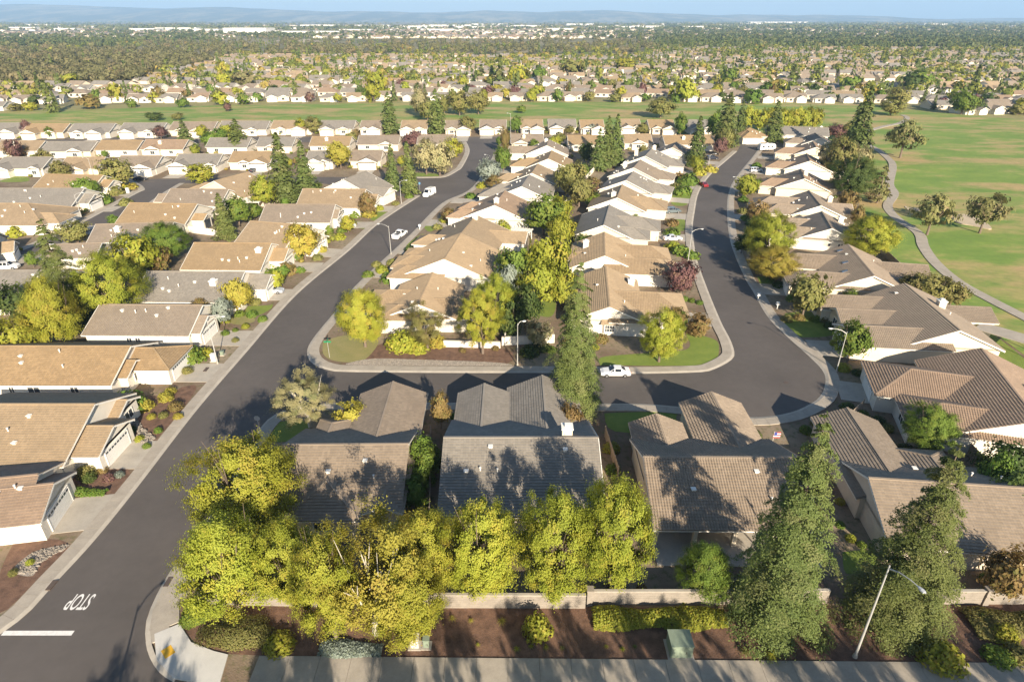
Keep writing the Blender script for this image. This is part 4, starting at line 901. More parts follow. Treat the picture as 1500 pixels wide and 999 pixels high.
def fence(a, b, label, mat='fence_wood', hgt=1.75):
    a = P(*a); b = P(*b); L = (b-a).length; d = (b-a)/L; n = Vector((-d.y,d.x,0)); Z = Vector((0,0,1)); root = empty('fence', a); tag(root, label, 'fence', None)
    k = max(2, round(L/2.4))
    for i in range(k):
        p = MB(); c = d*(L*(i+.5)/k)
        for j in range(8): p.obox(c+d*(L/k*((j+.5)/8-.5))+Z*(hgt/2+random.uniform(-.01,.01))+n*random.uniform(-.008,.008), d*(L/k/16-.006), n*.015, Z*hgt/2)
        for zz_ in (.3, hgt-.3): p.obox(c+n*.035+Z*zz_, d*(L/k/2), n*.02, Z*.045)
        p.build('panel', mat, root)
    for i in range(k+1):
        p = MB(); p.obox(d*(L*i/k)+Z*(hgt/2+.04), d*.06, n*.06, Z*(hgt/2+.04)); p.build('post', mat, root)
FEN = [((632,640),(630,760),'wood fence between the taupe corner house and the stepped chimney house','fence_wood'),((600,655),(632,652),'short wood gate fence by the taupe corner house','fence_wood'),((886,640),(905,700),'wood fence between the stepped chimney house and the patio house','fence_wood'),
 ((740,500),(770,428),'pale fence up the middle block behind the white corner house','fence_white'),((775,420),(822,312),'pale fence running between the middle gardens','fence_white'),((822,311),(850,274),'white fence at the middle gardens beside the rust shrubs','fence_white'),((852,272),(880,240),'white fence near the middle block conifers','fence_white'),
 ((1392,640),(1440,690),'wood fence between the brown house at the bend and the angled grey house','fence_wood'),((1440,690),(1500,800),'wood fence down the yard beyond the angled grey house','fence_wood'),((398,294),(428,294),'white fence with square shrubs by the square-lawn house','fence_white'),((270,340),(318,346),'pale patio fence by the left street orange house','fence_white'),((60,472),(112,462),'dark wood fence behind the notched-roof house','fence_wood'),
 ((1345,424),(1270,352),'low wire-grey fence along the golf side gardens','fence_wood'),((1210,650),(1262,600),'low wood fence beside the loop street bed','fence_wood')]
for a, b, l, m_ in FEN: fence(a, b, l, m_)
def lamp(base, top, arm, hd, label, r=.09):
    if len(base) == 3: b = Vector(base); hgt = top
    else: b = P(*base); hgt = height_at(b, top)
    root = empty('street_lamp', b); tag(root, label, 'street lamp')
    m = MB(); m.tube([(0,0,0),(0,0,hgt*.5),(0,0,hgt)], [r,r*.75,r*.5], 10); m.build('pole', 'steel_pole', root)
    m = MB(); m.tube([(0,0,0),(0,0,.35)], [r*1.9,r*1.5], 10); m.build('base', 'concrete', root)
    d = Vector((math.cos(hd), math.sin(hd), 0)); m = MB(); pts = [Vector((0,0,hgt-.35)), d*arm*.35+Vector((0,0,hgt+.1)), d*arm*.75+Vector((0,0,hgt+.28)), d*arm+Vector((0,0,hgt+.28))]
    m.tube(pts, [r*.5,r*.42,r*.38,r*.35], 6); m.build('arm', 'steel_pole', root)
    s = Vector((-d.y,d.x,0)); m = MB(); e = d*arm+Vector((0,0,hgt+.27)); n = 8; prev = None; rings = []
    for t, wd, hh in ((0,.06,.05),(.15,.12,.09),(.4,.17,.11),(.62,.15,.08),(.75,.03,.03)):
        rings.append([e+d*t+s*wd*math.cos(2*math.pi*k/n)+Vector((0,0,hh*math.sin(2*math.pi*k/n))) for k in range(n)])
    for i in range(len(rings)-1):
        for k in range(n): m.face([rings[i][k], rings[i][(k+1)%n], rings[i+1][(k+1)%n], rings[i+1][k]])
    m.face(rings[0][::-1]); m.face(rings[-1]); ho = m.build('lamp_head', 'lamp_grey', root, True)
    m = MB(); m.obox(e+d*.42-Vector((0,0,.1)), d*.2, s*.1, (0,0,.03)); m.build('lens', 'lamp_glass', ho)
    return root
lamp((1252,962),828,2.4,R(-70),'tall street lamp standing in the mulch between the two near redwoods',.12)
lamp((-29,20.5,0),9.0,2.0,R(60),'street lamp across the collector road whose shadow lies by the stop marking',.12)
lamp((1225,544),486,2.0,R(165),'street lamp at the wide drive of the brown house at the bend')
lamp((573,373),331,2.2,R(165),'street lamp on the main street beside the parked silver pickup')
lamp((319,533),469,2.0,R(20),'street lamp with a white cabinet beside the notched-roof house')
lamp((120,321),285,1.8,R(20),'street lamp on the left street by the white car')
lamp((588,299),266,1.6,R(10),'street lamp at the broad white gable house drive')
lamp((1008,382),338,2.0,R(10),'street lamp on the loop street by the purple tree')
lamp((1037,250),227,1.8,R(10),'street lamp on the loop street by the conifer')
lamp((1081,287),261,1.8,R(170),'street lamp on the loop street by the round lime tree')
lamp((758,535),474,.7,R(20),'slim lamp pole by the pale garden wall')
lamp((1074,217),190,1.4,R(170),'street lamp at the top of the loop street')
lamp((718,240),228,1.6,R(170),'street lamp at the upper bend of the main street')
lamp((137,259),232,1.6,R(170),'street lamp before the third house facing the side street')
lamp((748,196),167,1.2,R(170),'street lamp on the cross street by the golf-side houses')
lamp((450,197),177,1.2,R(170),'thin street lamp by the seventh golf-side house')
def cabinet(px, sx, sy, sz, mat, label, pad=True, pitch=0):
    b = P(*px); root = empty('utility_cabinet', b); tag(root, label, 'utility box')
    if pad: m = MB(); m.box((-sx/2-.2,-sy/2-.2,0),(sx/2+.2,sy/2+.2,.12)); m.build('pad', 'concrete', root)
    m = MB(); z0 = .12; q = [(-sx/2,-sy/2),(sx/2,-sy/2),(sx/2,sy/2),(-sx/2,sy/2)]
    m.prism(q, z0, sz); m.build('body', mat, root)
    m = MB(); m.obox((0,0,sz+.03),(sx/2+.05,0,0),(0,sy/2+.05,0),(0,0,.035)); m.build('lid', mat, root)
    m = MB(); m.obox((0,-sy/2-.012,z0+(sz-z0)*.5),(sx/2-.08,0,0),(0,.014,0),(0,0,(sz-z0)/2-.08)); d = m.build('door', mat, root)
    m = MB(); m.box((sx*.2,-sy/2-.06,sz*.45),(sx*.2+.05,-sy/2-.025,sz*.62)); m.build('handle', 'iron', d)
cabinet((994,952),1.9,1.7,1.55,'green_box','big sage-green transformer cabinet on a concrete pad in the mulch')
cabinet((608,946),.75,.6,1.25,'pale_box','pale grey utility cabinet under the low maple')
cabinet((625,946),.5,.5,1.0,'green_box','narrow green utility cabinet beside the pale one')
cabinet((314,529),.7,.6,1.3,'sign_white','white utility cabinet at the leaning street lamp foot')
cabinet((326,520),.5,.5,.7,'green_box','low green utility cabinet by the leaning street lamp')
cabinet((188,283),.8,.6,1.6,'sign_white','white box on a post on the left street island')
def sign(px, hgt, label, kind):
    b = P(*px); root = empty('street_sign', b); tag(root, label, 'sign')
    m = MB(); m.tube([(0,0,0),(0,0,hgt)], [.035,.035], 6); m.build('post', 'steel_pole', root)
    if kind == 'stop':
        m = MB(); r = .42; pts = [(r*math.cos(math.pi/8+i*math.pi/4), r*math.sin(math.pi/8+i*math.pi/4)) for i in range(8)]
        m.face([(x,-.04,hgt-.3+z) for x, z in pts]); m.face([(x,-.06,hgt-.3+z) for x, z in pts][::-1]); m.build('plate', 'sign_back', root)
    elif kind == 'blade':
        m = MB(); m.box((-.6,-.02,hgt-.05),(.6,.02,hgt+.2)); m.build('name_blade', 'sign_green', root)
        m = MB(); m.box((-.02,-.6,hgt+.22),(.02,.6,hgt+.45)); m.build('name_blade', 'sign_green', root)
    else:
        m = MB(); m.box((-.3,-.03,hgt-.7),(.3,-.01,hgt)); m.build('plate', 'sign_blue', root)
sign((483,524),2.9,'green street name sign on the dry corner lawn','blade')
sign((381,632),2.5,'grey-backed octagonal stop sign on the corner by the birch','stop')
sign((615,279),2.6,'blue sign on a post at the side street corner by the white van','blue')
def mailbox(px, label):
    b = P(*px); root = empty('mailbox', b); tag(root, label, 'mailbox')
    m = MB(); m.box((-.07,-.07,0),(.07,.07,1.0)); m.build('post', 'trim', root); m = MB(); m.box((-.35,-.28,1.0),(.35,.28,1.1)); m.box((-.28,-.24,1.1),(.28,.24,1.5)); m.build('box', 'sign_white', root)
mailbox((1138,453),'white pedestal mailbox on the lawn by the flowering tree'); mailbox((615,337),'mailbox in the shade beside the patio-cover house'); mailbox((1110,440),'white mailbox by the loop street kerb')
# flag on the angled grey house's garage, blue garden umbrella, bay window
b = P(1130,655); root = empty('flag', b); tag(root, 'small red white and blue flag on a slanted pole by the garage wing', 'flag')
m = MB(); m.tube([(0,0,0),(-.1,-.1,2.6)], [.03,.02], 6); m.build('pole', 'trim', root)
for i in range(5): m = MB(); m.box((-.08-.02*i,-.1,2.3-.18*i),(.75,-.07,2.46-.18*i)); m.build('stripe', 'flag_red' if i % 2 == 0 else 'flag_white', root)
m = MB(); m.box((-.07,-.12,1.94),(.3,-.105,2.46)); m.build('canton', 'flag_blue', root)
b = P(726,385); root = empty('garden_umbrella', b); tag(root, 'blue square garden umbrella behind the great white gable house', 'umbrella')
m = MB(); m.tube([(0,0,0),(0,0,2.6)], [.035,.035], 6); m.build('pole', 'steel_pole', root)
m = MB(); n = 8; rim = [(2.0*math.cos(2*math.pi*k/n), 2.0*math.sin(2*math.pi*k/n), 2.15) for k in range(n)]
for k in range(n): m.face([rim[k], rim[(k+1)%n], (0,0,2.75)]); m.face([rim[(k+1)%n], rim[k], (0,0,2.68)])
m.build('canopy', 'canvas_blue', root)
def patio(px, sx, sy, rz, hgt, label, mat='trim'):
    b = P(*px); root = empty('patio_cover', b, rz); tag(root, label, 'patio cover')
    for i in (-1,1):
        for j in (-1,1): m = MB(); m.box((i*sx/2-.08*i-.08,j*sy/2-.08*j-.08,0),(i*sx/2-.08*i+.08,j*sy/2-.08*j+.08,hgt)); m.build('post', 'trim', root)
    m = MB(); m.box((-sx/2-.3,-sy/2-.3,hgt),(sx/2+.3,sy/2+.3,hgt+.14)); m.build('roof', mat, root)
    if mat != 'trim': return
    m = MB()
    for i in range(7): x = -sx/2+sx*i/6; m.box((x-.03,-sy/2-.45,hgt+.14),(x+.03,sy/2+.45,hgt+.22))
    m.build('rafters', 'trim', root)
patio((762,352),5,4,R(-18),2.4,'pale flat patio cover behind the patio-cover house'); patio((830,262),5,4,R(-25),2.4,'white patio cover behind the ribbed-hip house'); patio((1468,508),8,3.4,R(-50),2.4,'grey patio cover on the golf side of the cream gable house','concrete_walk'); patio((372,306),5,4,0,2.4,'white patio cover beside the round green tree')
patio((1228,262),5,4,R(0),2.4,'white patio cover behind the cream gable loop house')
bh = next(o for o in bpy.data.objects if o.get('label', '').startswith('tan corner house with a white bay')); HB = next(h_ for h_ in HOUSES if h_[1] == 'the bay-window house')[3]
bx_ = HB[2]*.52; byy = OV-.62
m = MB(); m.prism([(bx_-1.3,byy+.66),(bx_-.9,byy),(bx_+.9,byy),(bx_+1.3,byy+.66)], .5, 2.3); bw = m.build('bay_window', 'trim', bh)
m = MB(); m.obox((bx_,byy-.015,1.45),(.75,0,0),(0,.012,0),(0,0,.6)); m.build('pane', 'window_glass', bw)
m = MB()
for i in (-1,0,1): m.obox((bx_+i*.45,byy-.035,1.45),(.03,0,0),(0,.012,0),(0,0,.6))
m.obox((bx_,byy-.035,1.45),(.75,0,0),(0,.012,0),(0,0,.03)); m.build('muntin', 'trim', bw)
m = MB(); y0 = byy-.3; y1 = byy+.66
m.face([(bx_-1.6,y0,2.3),(bx_+1.6,y0,2.3),(bx_+1.4,y1,2.95),(bx_-1.4,y1,2.95)], [(0,0),(3,0),(2.8,1.4),(.2,1.4)]); m.face([(bx_-1.6,y0,2.28),(bx_-1.4,y1,2.28),(bx_+1.4,y1,2.28),(bx_+1.6,y0,2.28)]); m.face([(bx_-1.6,y0,2.3),(bx_-1.4,y1,2.95),(bx_-1.4,y1,2.28)]); m.face([(bx_+1.6,y0,2.3),(bx_+1.4,y1,2.28),(bx_+1.4,y1,2.95)]); m.build('hood', 'roof_tan', bw)

# ---------------- vehicles ----------------
def car(px, heading, style, col, label, cat='car', name='parked_car'):
    b = P(*px); root = empty(name, b, heading); tag(root, label, cat)
    # stations along x (rear to front): x, belt height, half width, roof height, roof half width
    ST = dict(
      sedan=(4.7, [(-2.35,.75,.72,.80,.60),(-2.2,.95,.86,.98,.70),(-1.55,1.0,.90,1.06,.74),(-.85,1.0,.91,1.42,.62),(.25,.98,.91,1.45,.62),(1.05,.95,.90,1.02,.72),(1.9,.85,.87,.90,.70),(2.3,.68,.75,.72,.60),(2.36,.55,.68,.58,.55)]),
      suv=(4.7, [(-2.35,.9,.78,1.0,.66),(-2.25,1.05,.90,1.60,.68),(-1.6,1.08,.93,1.70,.70),(-.3,1.08,.94,1.73,.70),(.45,1.06,.94,1.68,.68),(1.15,1.04,.93,1.12,.74),(2.0,.98,.90,1.03,.72),(2.32,.78,.80,.82,.62),(2.37,.6,.72,.64,.58)]),
      van=(5.6, [(-2.8,1.1,.92,1.5,.80),(-2.75,1.25,.98,2.35,.82),(-1.2,1.28,1.0,2.45,.84),(.6,1.28,1.0,2.45,.84),(1.3,1.26,1.0,2.3,.80),(2.05,1.2,.98,1.35,.80),(2.6,1.05,.92,1.1,.72),(2.8,.75,.80,.8,.62),(2.84,.6,.74,.64,.6)]),
      pickup=(5.6, [(-2.8,1.05,.90,1.08,.80),(-2.7,1.1,.95,1.12,.84),(-.75,1.12,.96,1.14,.84),(-.6,1.12,.96,1.75,.72),(.6,1.1,.96,1.82,.72),(1.15,1.1,.96,1.25,.78),(2.2,1.08,.95,1.14,.78),(2.7,.95,.88,1.0,.70),(2.8,.65,.80,.7,.64)]))[style]
    L, st = ST; k = MB(); zb = .28; wheels = (-L*.30, L*.31); rw = .36 if style != 'sedan' else .32
    rings = []
    for x, zbelt, hw, zr, rwid in st: rings.append([(x,-hw*.92,zb),(x,-hw,zb+.3*(zbelt-zb)),(x,-hw*.98,zbelt),(x,-rwid,zr),(x,rwid,zr),(x,hw*.98,zbelt),(x,hw,zb+.3*(zbelt-zb)),(x,hw*.92,zb)])
    for i in range(len(rings)-1):
        for j in range(8): k.face([rings[i][j], rings[i+1][j], rings[i+1][(j+1)%8], rings[i][(j+1)%8]])
    k.face(rings[0]); k.face(rings[-1][::-1]); k.build('body', 'car_'+col, root)
    def pane(nm, q, inset=.1):
        q = [Vector(p) for p in q]; c = sum(q, Vector())/4; nn = (q[1]-q[0]).cross(q[2]-q[1]).normalized()
        if nn.dot(c-Vector((c.x*.8,0,.9))) < 0: nn = -nn
        m = MB(); m.face([p+(c-p)*inset+nn*.012 for p in q]); m.build(nm, 'car_glass', root)
    tall = [i for i in range(len(st)) if st[i][3]-st[i][1] > .3]
    i0, i1 = tall[0], tall[-1]
    if style == 'van': rng = [i1-1]
    else: rng = range(i0, i1)
    for i in rng:
        for s_ in (2, 4): pane('side_window', [rings[i][s_], rings[i+1][s_], rings[i+1][s_+1], rings[i][s_+1]])
    pane('windshield', [rings[i1][3], rings[i1+1][3], rings[i1+1][4], rings[i1][4]])
    if style == 'van':
        for s_ in (2, 4): pane('side_window', [rings[i1][s_], rings[i1+1][s_], rings[i1+1][s_+1], rings[i1][s_+1]], .3)
    else:
        if i0 > 0: pane('rear_window', [rings[i0-1][3], rings[i0][3], rings[i0][4], rings[i0-1][4]], .15)
        for s_ in (2, 4): pane('side_window', [rings[i1][s_], rings[i1+1][s_], rings[i1+1][s_+1], rings[i1][s_+1]], .22)
    if style == 'pickup':
        m = MB(); m.box((-2.65,-.72,1.085),(-.8,.72,1.165)); m.build('bed_floor', 'car_dark', root)
        for s_ in (-1,1): m = MB(); m.box((-2.75,s_*.86-.1,1.0),(-.72,s_*.86+.1,1.3)); m.build('bed_side', 'car_'+col, root)
        m = MB(); m.box((-2.8,-.86,1.0),(-2.7,.86,1.3)); m.build('tailgate', 'car_'+col, root)
    for x in wheels:
        for s_ in (-1,1):
            y = s_*(st[4][2]-.06); m = MB(); m.tube([(x,y-.11,rw),(x,y+.11,rw)], [rw,rw], 14); wo = m.build('tyre', 'tyre', root)
            m = MB(); m.tube([(x,y+s_*.10,rw),(x,y+s_*.125,rw)], [rw*.62,rw*.55], 10); m.build('rim', 'rim', wo)
    for s_ in (-1,1):
        m = MB(); m.box((L/2-.16,s_*.55-.16,.62),(L/2-.02,s_*.55+.16,.76)); m.build('headlight', 'lamp_glass', root)
        m = MB(); m.box((-L/2+.0,s_*.62-.13,.72),(-L/2+.14,s_*.62+.13,.9)); m.build('tail_light', 'tail_red', root)
        m = MB(); m.box((st[i1+1][0]-.45,s_*(st[4][2]+.09)-.09,1.0),(st[i1+1][0]-.3,s_*(st[4][2]+.09)+.09,1.14)); m.build('mirror', 'car_'+col, root)
    return root
car((901,549),R(180),'sedan','white','white sedan parked at the kerb beside the tall narrow conifer')
car((506,334),R(-8),'pickup','white','white pickup in a drive with a dark bed')
car((586,347),R(72),'pickup','white','white pickup parked at the kerb near the lamp','car')
car((629,287),R(-112),'van','white','white high-roofed van driving on the main street','van','van')
car((399,429),R(0),'sedan','silver','silver-blue sedan in a west-side drive')
car((98,326),R(0),'sedan','white','white sedan in a drive on the left street')
car((12,394),R(10),'suv','white','white sport utility car in the shade on the left street')
car((1030,273),R(100),'sedan','red','dark red car parked on the loop street')
car((985,312),R(10),'suv','grey','grey-green sport utility car in a loop street drive')
car((985,352),R(5),'sedan','white','white sedan half hidden by shrubs in a loop street drive')
car((1107,252),R(10),'suv','white','white sport utility car in a shaded loop street drive')
car((1043,234),R(10),'suv','dark','dark blue car beside the loop conifer')
car((1090,200),R(170),'sedan','grey','dark grey car before the orange hipped street-end house')
car((371,252),R(80),'sedan','dark','dark car before the fifth house facing the side street')
car((1106,306),R(15),'suv','silver','silver car in the shaded drive beside the round lime tree')
car((206,264),R(15),'sedan','dark','dark sedan in the shade before the third side street house')
b = P(1122,221); root = empty('camper_trailer', b, R(8)); tag(root, 'white box camper trailer at the top of the loop street', 'trailer')
m = MB(); 
prof = [(-3.4,.6),(3.2,.6),(3.6,1.2),(3.5,2.3),(2.9,2.95),(-3.1,2.95),(-3.4,2.6)]
for s_ in (-1,1): m.face([(x,s_*1.2,z) for x, z in (prof if s_ < 0 else prof[::-1])])
for (x0,z0), (x1,z1) in zip(prof, prof[1:]+prof[:1]): m.face([(x0,-1.2,z0),(x0,1.2,z0),(x1,1.2,z1),(x1,-1.2,z1)])
m.build('body', 'car_white', root)
for x in (-2,.2,1.9): m = MB(); m.box((x-.45,-1.22,1.6),(x+.45,-1.195,2.2)); m.build('window', 'car_glass', root)
m = MB(); m.box((-1.3,-1.225,.7),(-.7,-1.2,2.4)); m.build('door', 'lamp_grey', root)
for x in (-.5,.4):
    for s_ in (-1,1): m = MB(); m.tube([(x,s_*1.1-.1,.36),(x,s_*1.1+.1,.36)], [.36,.36], 12); m.build('tyre', 'tyre', root)
m = MB(); m.bar((3.4,0,.6),(4.6,0,.5),.06,.06); m.build('hitch', 'iron', root)
m = MB(); m.box((-.5,-.4,2.95),(.4,.4,3.2)); m.build('roof_unit', 'lamp_glass', root)

# ---------------- shrubs and hedges ----------------
SHL = {}
def shrub(x, y, hw, leaf, key='shrub', tall=1.0, what='shrub', label=None):
    b = P(x, y); r = hw/px_per_m(b); lab = label or '%s %s %s beside %s' % ('large' if r > 1.3 else 'small' if r < .6 else 'rounded', COLW[leaf], what, nearest(b))
    o = plant(key, (b.x,b.y,0), r, r*tall, leaf, 'shrub', lab, 'shrub'); SHL.setdefault(lab, []).append(o)
for i, (x, y, hw, lf, tl, lab) in enumerate([(787,928,23,'lime',1.5,'round yellow-green shrub in the mulch before the block wall'),(410,945,26,'lime',.6,'low lime shrub under the wide corner maple'),(1378,968,36,'lime',.7,'clipped rounded shrub at the kerb under the second redwood'),(1462,965,24,'green',.7,'dark clipped shrub by the collector pavement'),(1490,962,24,'olive',.8,'olive clipped shrub by the collector pavement'),(1470,935,20,'lime',1.2,'small bright yellow-green shrub before the right hedge')]):
    shrub(x, y, hw, lf, 'shrub', tl, label=lab)
def mound(px, rx, ry, hgt, leaf, label, n=3200):
    b = P(*px); d = unitv(n); d[:,2] = np.abs(d[:,2]); k = 1+.12*np.sin(np.arctan2(d[:,1],d[:,0])*3+rx)+.07*np.sin(np.arctan2(d[:,1],d[:,0])*7)
    p = d*(RNG.uniform(.7,1,n)*k)[:,None]; p[:,2] = np.sign(p[:,2])*np.abs(p[:,2])**.6; p = p*np.array([rx,ry,hgt])
    ob = link('shrub', quad_mesh('shrub', leaves(p, .06, d, flat=.4), np.stack([np.clip(.3+RNG.uniform(0,.7,n),0,1), RNG.uniform(0,1,n)],1)), None, MATS['leaf_'+leaf]); ob.location = b; tag(ob, label, 'shrub')
mound((287,905),1.5,1.3,.9,'green','low clipped shrub at the corner by the ramp')
mound((350,930),3.7,1.9,.9,'olive','broad low clipped groundcover shrub inside the corner',7000)
def hedge(a, b, wd, hgt, leaf, label):
    a = P(*a); b = P(*b); L = (b-a).length; n = int(L*wd*260); d = (b-a)/L; nn = Vector((-d.y,d.x,0))
    t = RNG.uniform(0,1,n)*L; v = RNG.uniform(-1,1,n); zz_ = hgt*(1-np.abs(v)**3*.6)*(.85+.18*np.sin(t*1.3)+.1*np.sin(t*3.7))
    s_ = RNG.uniform(.55,1,n); v = v*(.5+.1*np.sin(t*.9))*wd
    p = np.stack([t*d.x+v*nn.x, t*d.y+v*nn.y, zz_*s_], 1); o = np.tile(np.array([[0,0,1.]]),(n,1))+np.stack([v*nn.x,v*nn.y,0*v],1)*.6
    me = quad_mesh('hedge', leaves(p, .085, o, flat=.2), RNG.uniform(0,1,(n,2))); ob = link('hedge', me, None, MATS['leaf_'+leaf]); ob.location = a; tag(ob, label, 'hedge')
hedge((868,908),(1062,908),2.4,.9,'lime','long clipped yellow-green hedge before the block wall'); hedge((1418,915),(1540,915),3.2,.7,'olive','broad olive hedge mat before the right block wall'); hedge((470,950),(560,954),1.6,.5,'blue','grey-green groundcover strip by the collector pavement')
hedge((93,722),(157,724),1.3,.7,'green','low green hedge between two west-side drives')
S1 = [(640,905,10,'green'),(662,908,8,'yellow'),(690,910,6,'yellow'),(735,912,9,'yellow'),(700,945,5,'lime'),(757,952,7,'lime'),(778,948,6,'lime'),(800,950,6,'lime'),(824,950,6,'olive'),(888,948,5,'lime'),(912,952,6,'lime'),(930,948,5,'green'),(1090,958,12,'olive'),(1130,965,16,'lime'),(1440,905,12,'green')]
for x, y, hw, lf in S1: shrub(x, y, hw, lf, 'spiky', 1.1, 'strap-leaved plant')
# front beds on the west side (zoomed survey), then scattered yard planting
for x, y, hw, lf in [(188,600,30,'green'),(214,598,14,'yellow'),(243,585,12,'yellow'),(258,598,12,'rust'),(250,575,9,'yellow'),(262,612,8,'yellow'),(222,612,7,'yellow'),(166,632,6,'lime'),(188,636,9,'lime'),(232,632,7,'green'),(176,645,7,'lime'),(282,528,22,'green'),(302,520,12,'lime'),(130,695,16,'olive'),(150,690,9,'rust'),(160,702,10,'purple'),(175,697,8,'blue'),(110,718,8,'rust'),
                     (330,472,8,'lime'),(140,620,9,'green'),(150,640,8,'olive'),(205,645,8,'lime'),(215,655,7,'green'),(240,610,8,'olive'),(60,735,10,'green'),(85,700,9,'olive'),(40,780,9,'green'),(20,840,8,'olive'),(45,825,7,'lime'),(262,540,8,'green'),(275,545,9,'olive'),(345,500,6,'olive'),(330,490,7,'green'),(360,480,7,'lime'),(385,470,8,'green'),(375,445,9,'olive'),(405,405,9,'lime'),(440,398,8,'green'),(465,380,8,'olive'),(500,340,8,'green'),(515,330,9,'olive'),(555,308,8,'lime'),(600,290,7,'green'),(540,405,9,'green'),(552,390,8,'olive'),(600,368,9,'dark'),(640,335,8,'olive'),(690,290,8,'green'),(705,275,8,'lime'),(352,462,9,'green'),(370,463,9,'green'),(345,485,5,'green'),(400,396,14,'green'),(420,400,16,'rust'),(390,405,12,'green'),(432,378,12,'green'),(455,372,12,'lime'),(470,368,10,'yellow'),(485,350,10,'olive'),(498,350,9,'lime'),(560,292,13,'green'),(580,300,6,'olive'),(540,317,12,'yellow'),(520,318,9,'green'),
                     (572,412,14,'green'),(590,508,26,'lime'),(612,512,20,'lime'),(640,505,16,'yellow'),(678,515,6,'rust'),(726,512,6,'rust'),(775,520,16,'dark'),(795,512,14,'dark'),(785,500,12,'green'),(808,515,9,'green'),(880,500,12,'rust'),(872,510,7,'lime'),(1002,440,7,'green'),(1013,442,6,'green'),(1025,445,6,'green'),(1020,488,16,'rust'),(985,345,12,'green'),(998,372,14,'green'),(985,365,12,'lime'),(1012,378,12,'green'),(985,330,10,'rust'),(1000,285,14,'green'),(990,278,10,'olive'),(1008,270,16,'green'),(995,262,10,'rust'),(1025,256,10,'yellow'),(1040,252,10,'yellow'),
                     (1100,330,9,'dark'),(1092,322,8,'green'),(1088,312,8,'olive'),(1095,350,9,'dark'),(1105,360,8,'green'),(1112,375,9,'olive'),(1128,412,8,'green'),(1140,420,9,'dark'),(1160,440,10,'green'),(1172,440,9,'dark'),(1215,480,9,'dark'),(1230,490,10,'green'),(1195,470,9,'green'),(1088,295,8,'green'),(1092,283,8,'dark'),(1100,262,8,'olive'),(1108,245,7,'green'),(960,640,10,'dark'),(930,628,9,'olive'),(690,600,8,'dark'),(668,612,9,'green'),(1180,632,10,'green'),(1195,622,9,'olive'),(1152,470,10,'olive'),(1170,468,9,'rust'),(1205,470,10,'olive'),(1222,505,8,'lime'),(1236,542,11,'lime'),(1255,548,9,'dark'),(1270,552,9,'dark'),(1240,600,12,'dark'),(1262,612,12,'green'),(1285,620,12,'dark'),(1264,645,12,'lime'),(1280,650,10,'green'),(1300,630,10,'olive'),(1135,400,8,'dark'),(1120,395,7,'green'),(605,380,10,'lime'),(575,388,9,'olive'),(560,398,10,'lime'),(628,352,8,'green'),(655,325,10,'lime'),(665,318,8,'green'),(830,505,10,'rust'),(845,630,10,'rust'),(895,660,14,'lime'),(897,690,12,'green'),(1085,625,10,'lime'),(1105,640,12,'dark'),(990,635,14,'yellow'),(1070,620,12,'yellow'),(940,865,10,'rust'),(1000,880,8,'lime'),(1450,780,14,'dark'),(1480,790,16,'green'),(1470,830,14,'dark'),(1500,830,16,'olive'),(1445,850,12,'green'),(1230,770,8,'green'),(1215,650,12,'dark'),(1225,628,10,'green'),(1300,655,12,'green'),(1325,660,12,'dark'),(1345,640,12,'olive'),(1410,655,12,'dark'),(1440,660,12,'green'),(1245,790,9,'lime'),(1262,800,8,'green'),(152,298,14,'green'),(130,300,12,'olive'),(170,285,12,'olive'),(175,278,11,'lime'),(195,276,8,'yellow'),(90,313,12,'green'),(110,318,9,'rust'),(30,330,12,'rust'),(25,345,14,'lime'),(185,300,10,'olive')]:
    b = P(x, y); shrub(x, y, hw, lf, 'shrub' if y > 420 else 'midshrub', 1.0)
kind = ['green','green','lime','olive','yellow','rust','dark','lime']
cnt = 0; YARD = []
for (ctr, short, rad, (A, ang, L, D)) in HOUSES:
    if ctr.y > 330: continue
    Mx = Matrix.Translation((A.x, A.y, 0)) @ Matrix.Rotation(ang, 4, 'Z')
    for i in range(4 if ctr.y < 180 else 5):
        sd = random.random()*2*(L+D); off = random.uniform(.8, 2.2)
        if sd < L: p = Vector((sd,-off,0))
        elif sd < L+D: p = Vector((L+off,sd-L,0))
        elif sd < 2*L+D: p = Vector((sd-L-D,D+off,0))
        else: p = Vector((-off,sd-2*L-D,0))
        p = Mx @ p; r = random.uniform(.45,1.1); lf = random.choice(kind)
        lab = '%s %s shrub beside %s' % ('small' if r < .6 else 'rounded', COLW[lf], short)
        q = p.copy()
        bad = any(abs((Matrix.Rotation(-h_[3][1],4,'Z') @ (q-Vector((h_[3][0].x,h_[3][0].y,0)))).x-h_[3][2]/2) < h_[3][2]/2 and abs((Matrix.Rotation(-h_[3][1],4,'Z') @ (q-Vector((h_[3][0].x,h_[3][0].y,0)))).y-h_[3][3]/2) < h_[3][3]/2 for h_ in HOUSES)
        if bad or any((inside(main, p.x, p.y), inside(loop, p.x, p.y))): continue
        if p.y > 135: YARD.append((p.x, p.y)); continue
        o = plant('midshrub' if p.y > 110 else 'shrub', p, r, r*random.uniform(.8,1.4), lf, 'shrub', lab, 'shrub'); SHL.setdefault(lab, []).append(o); cnt += 1
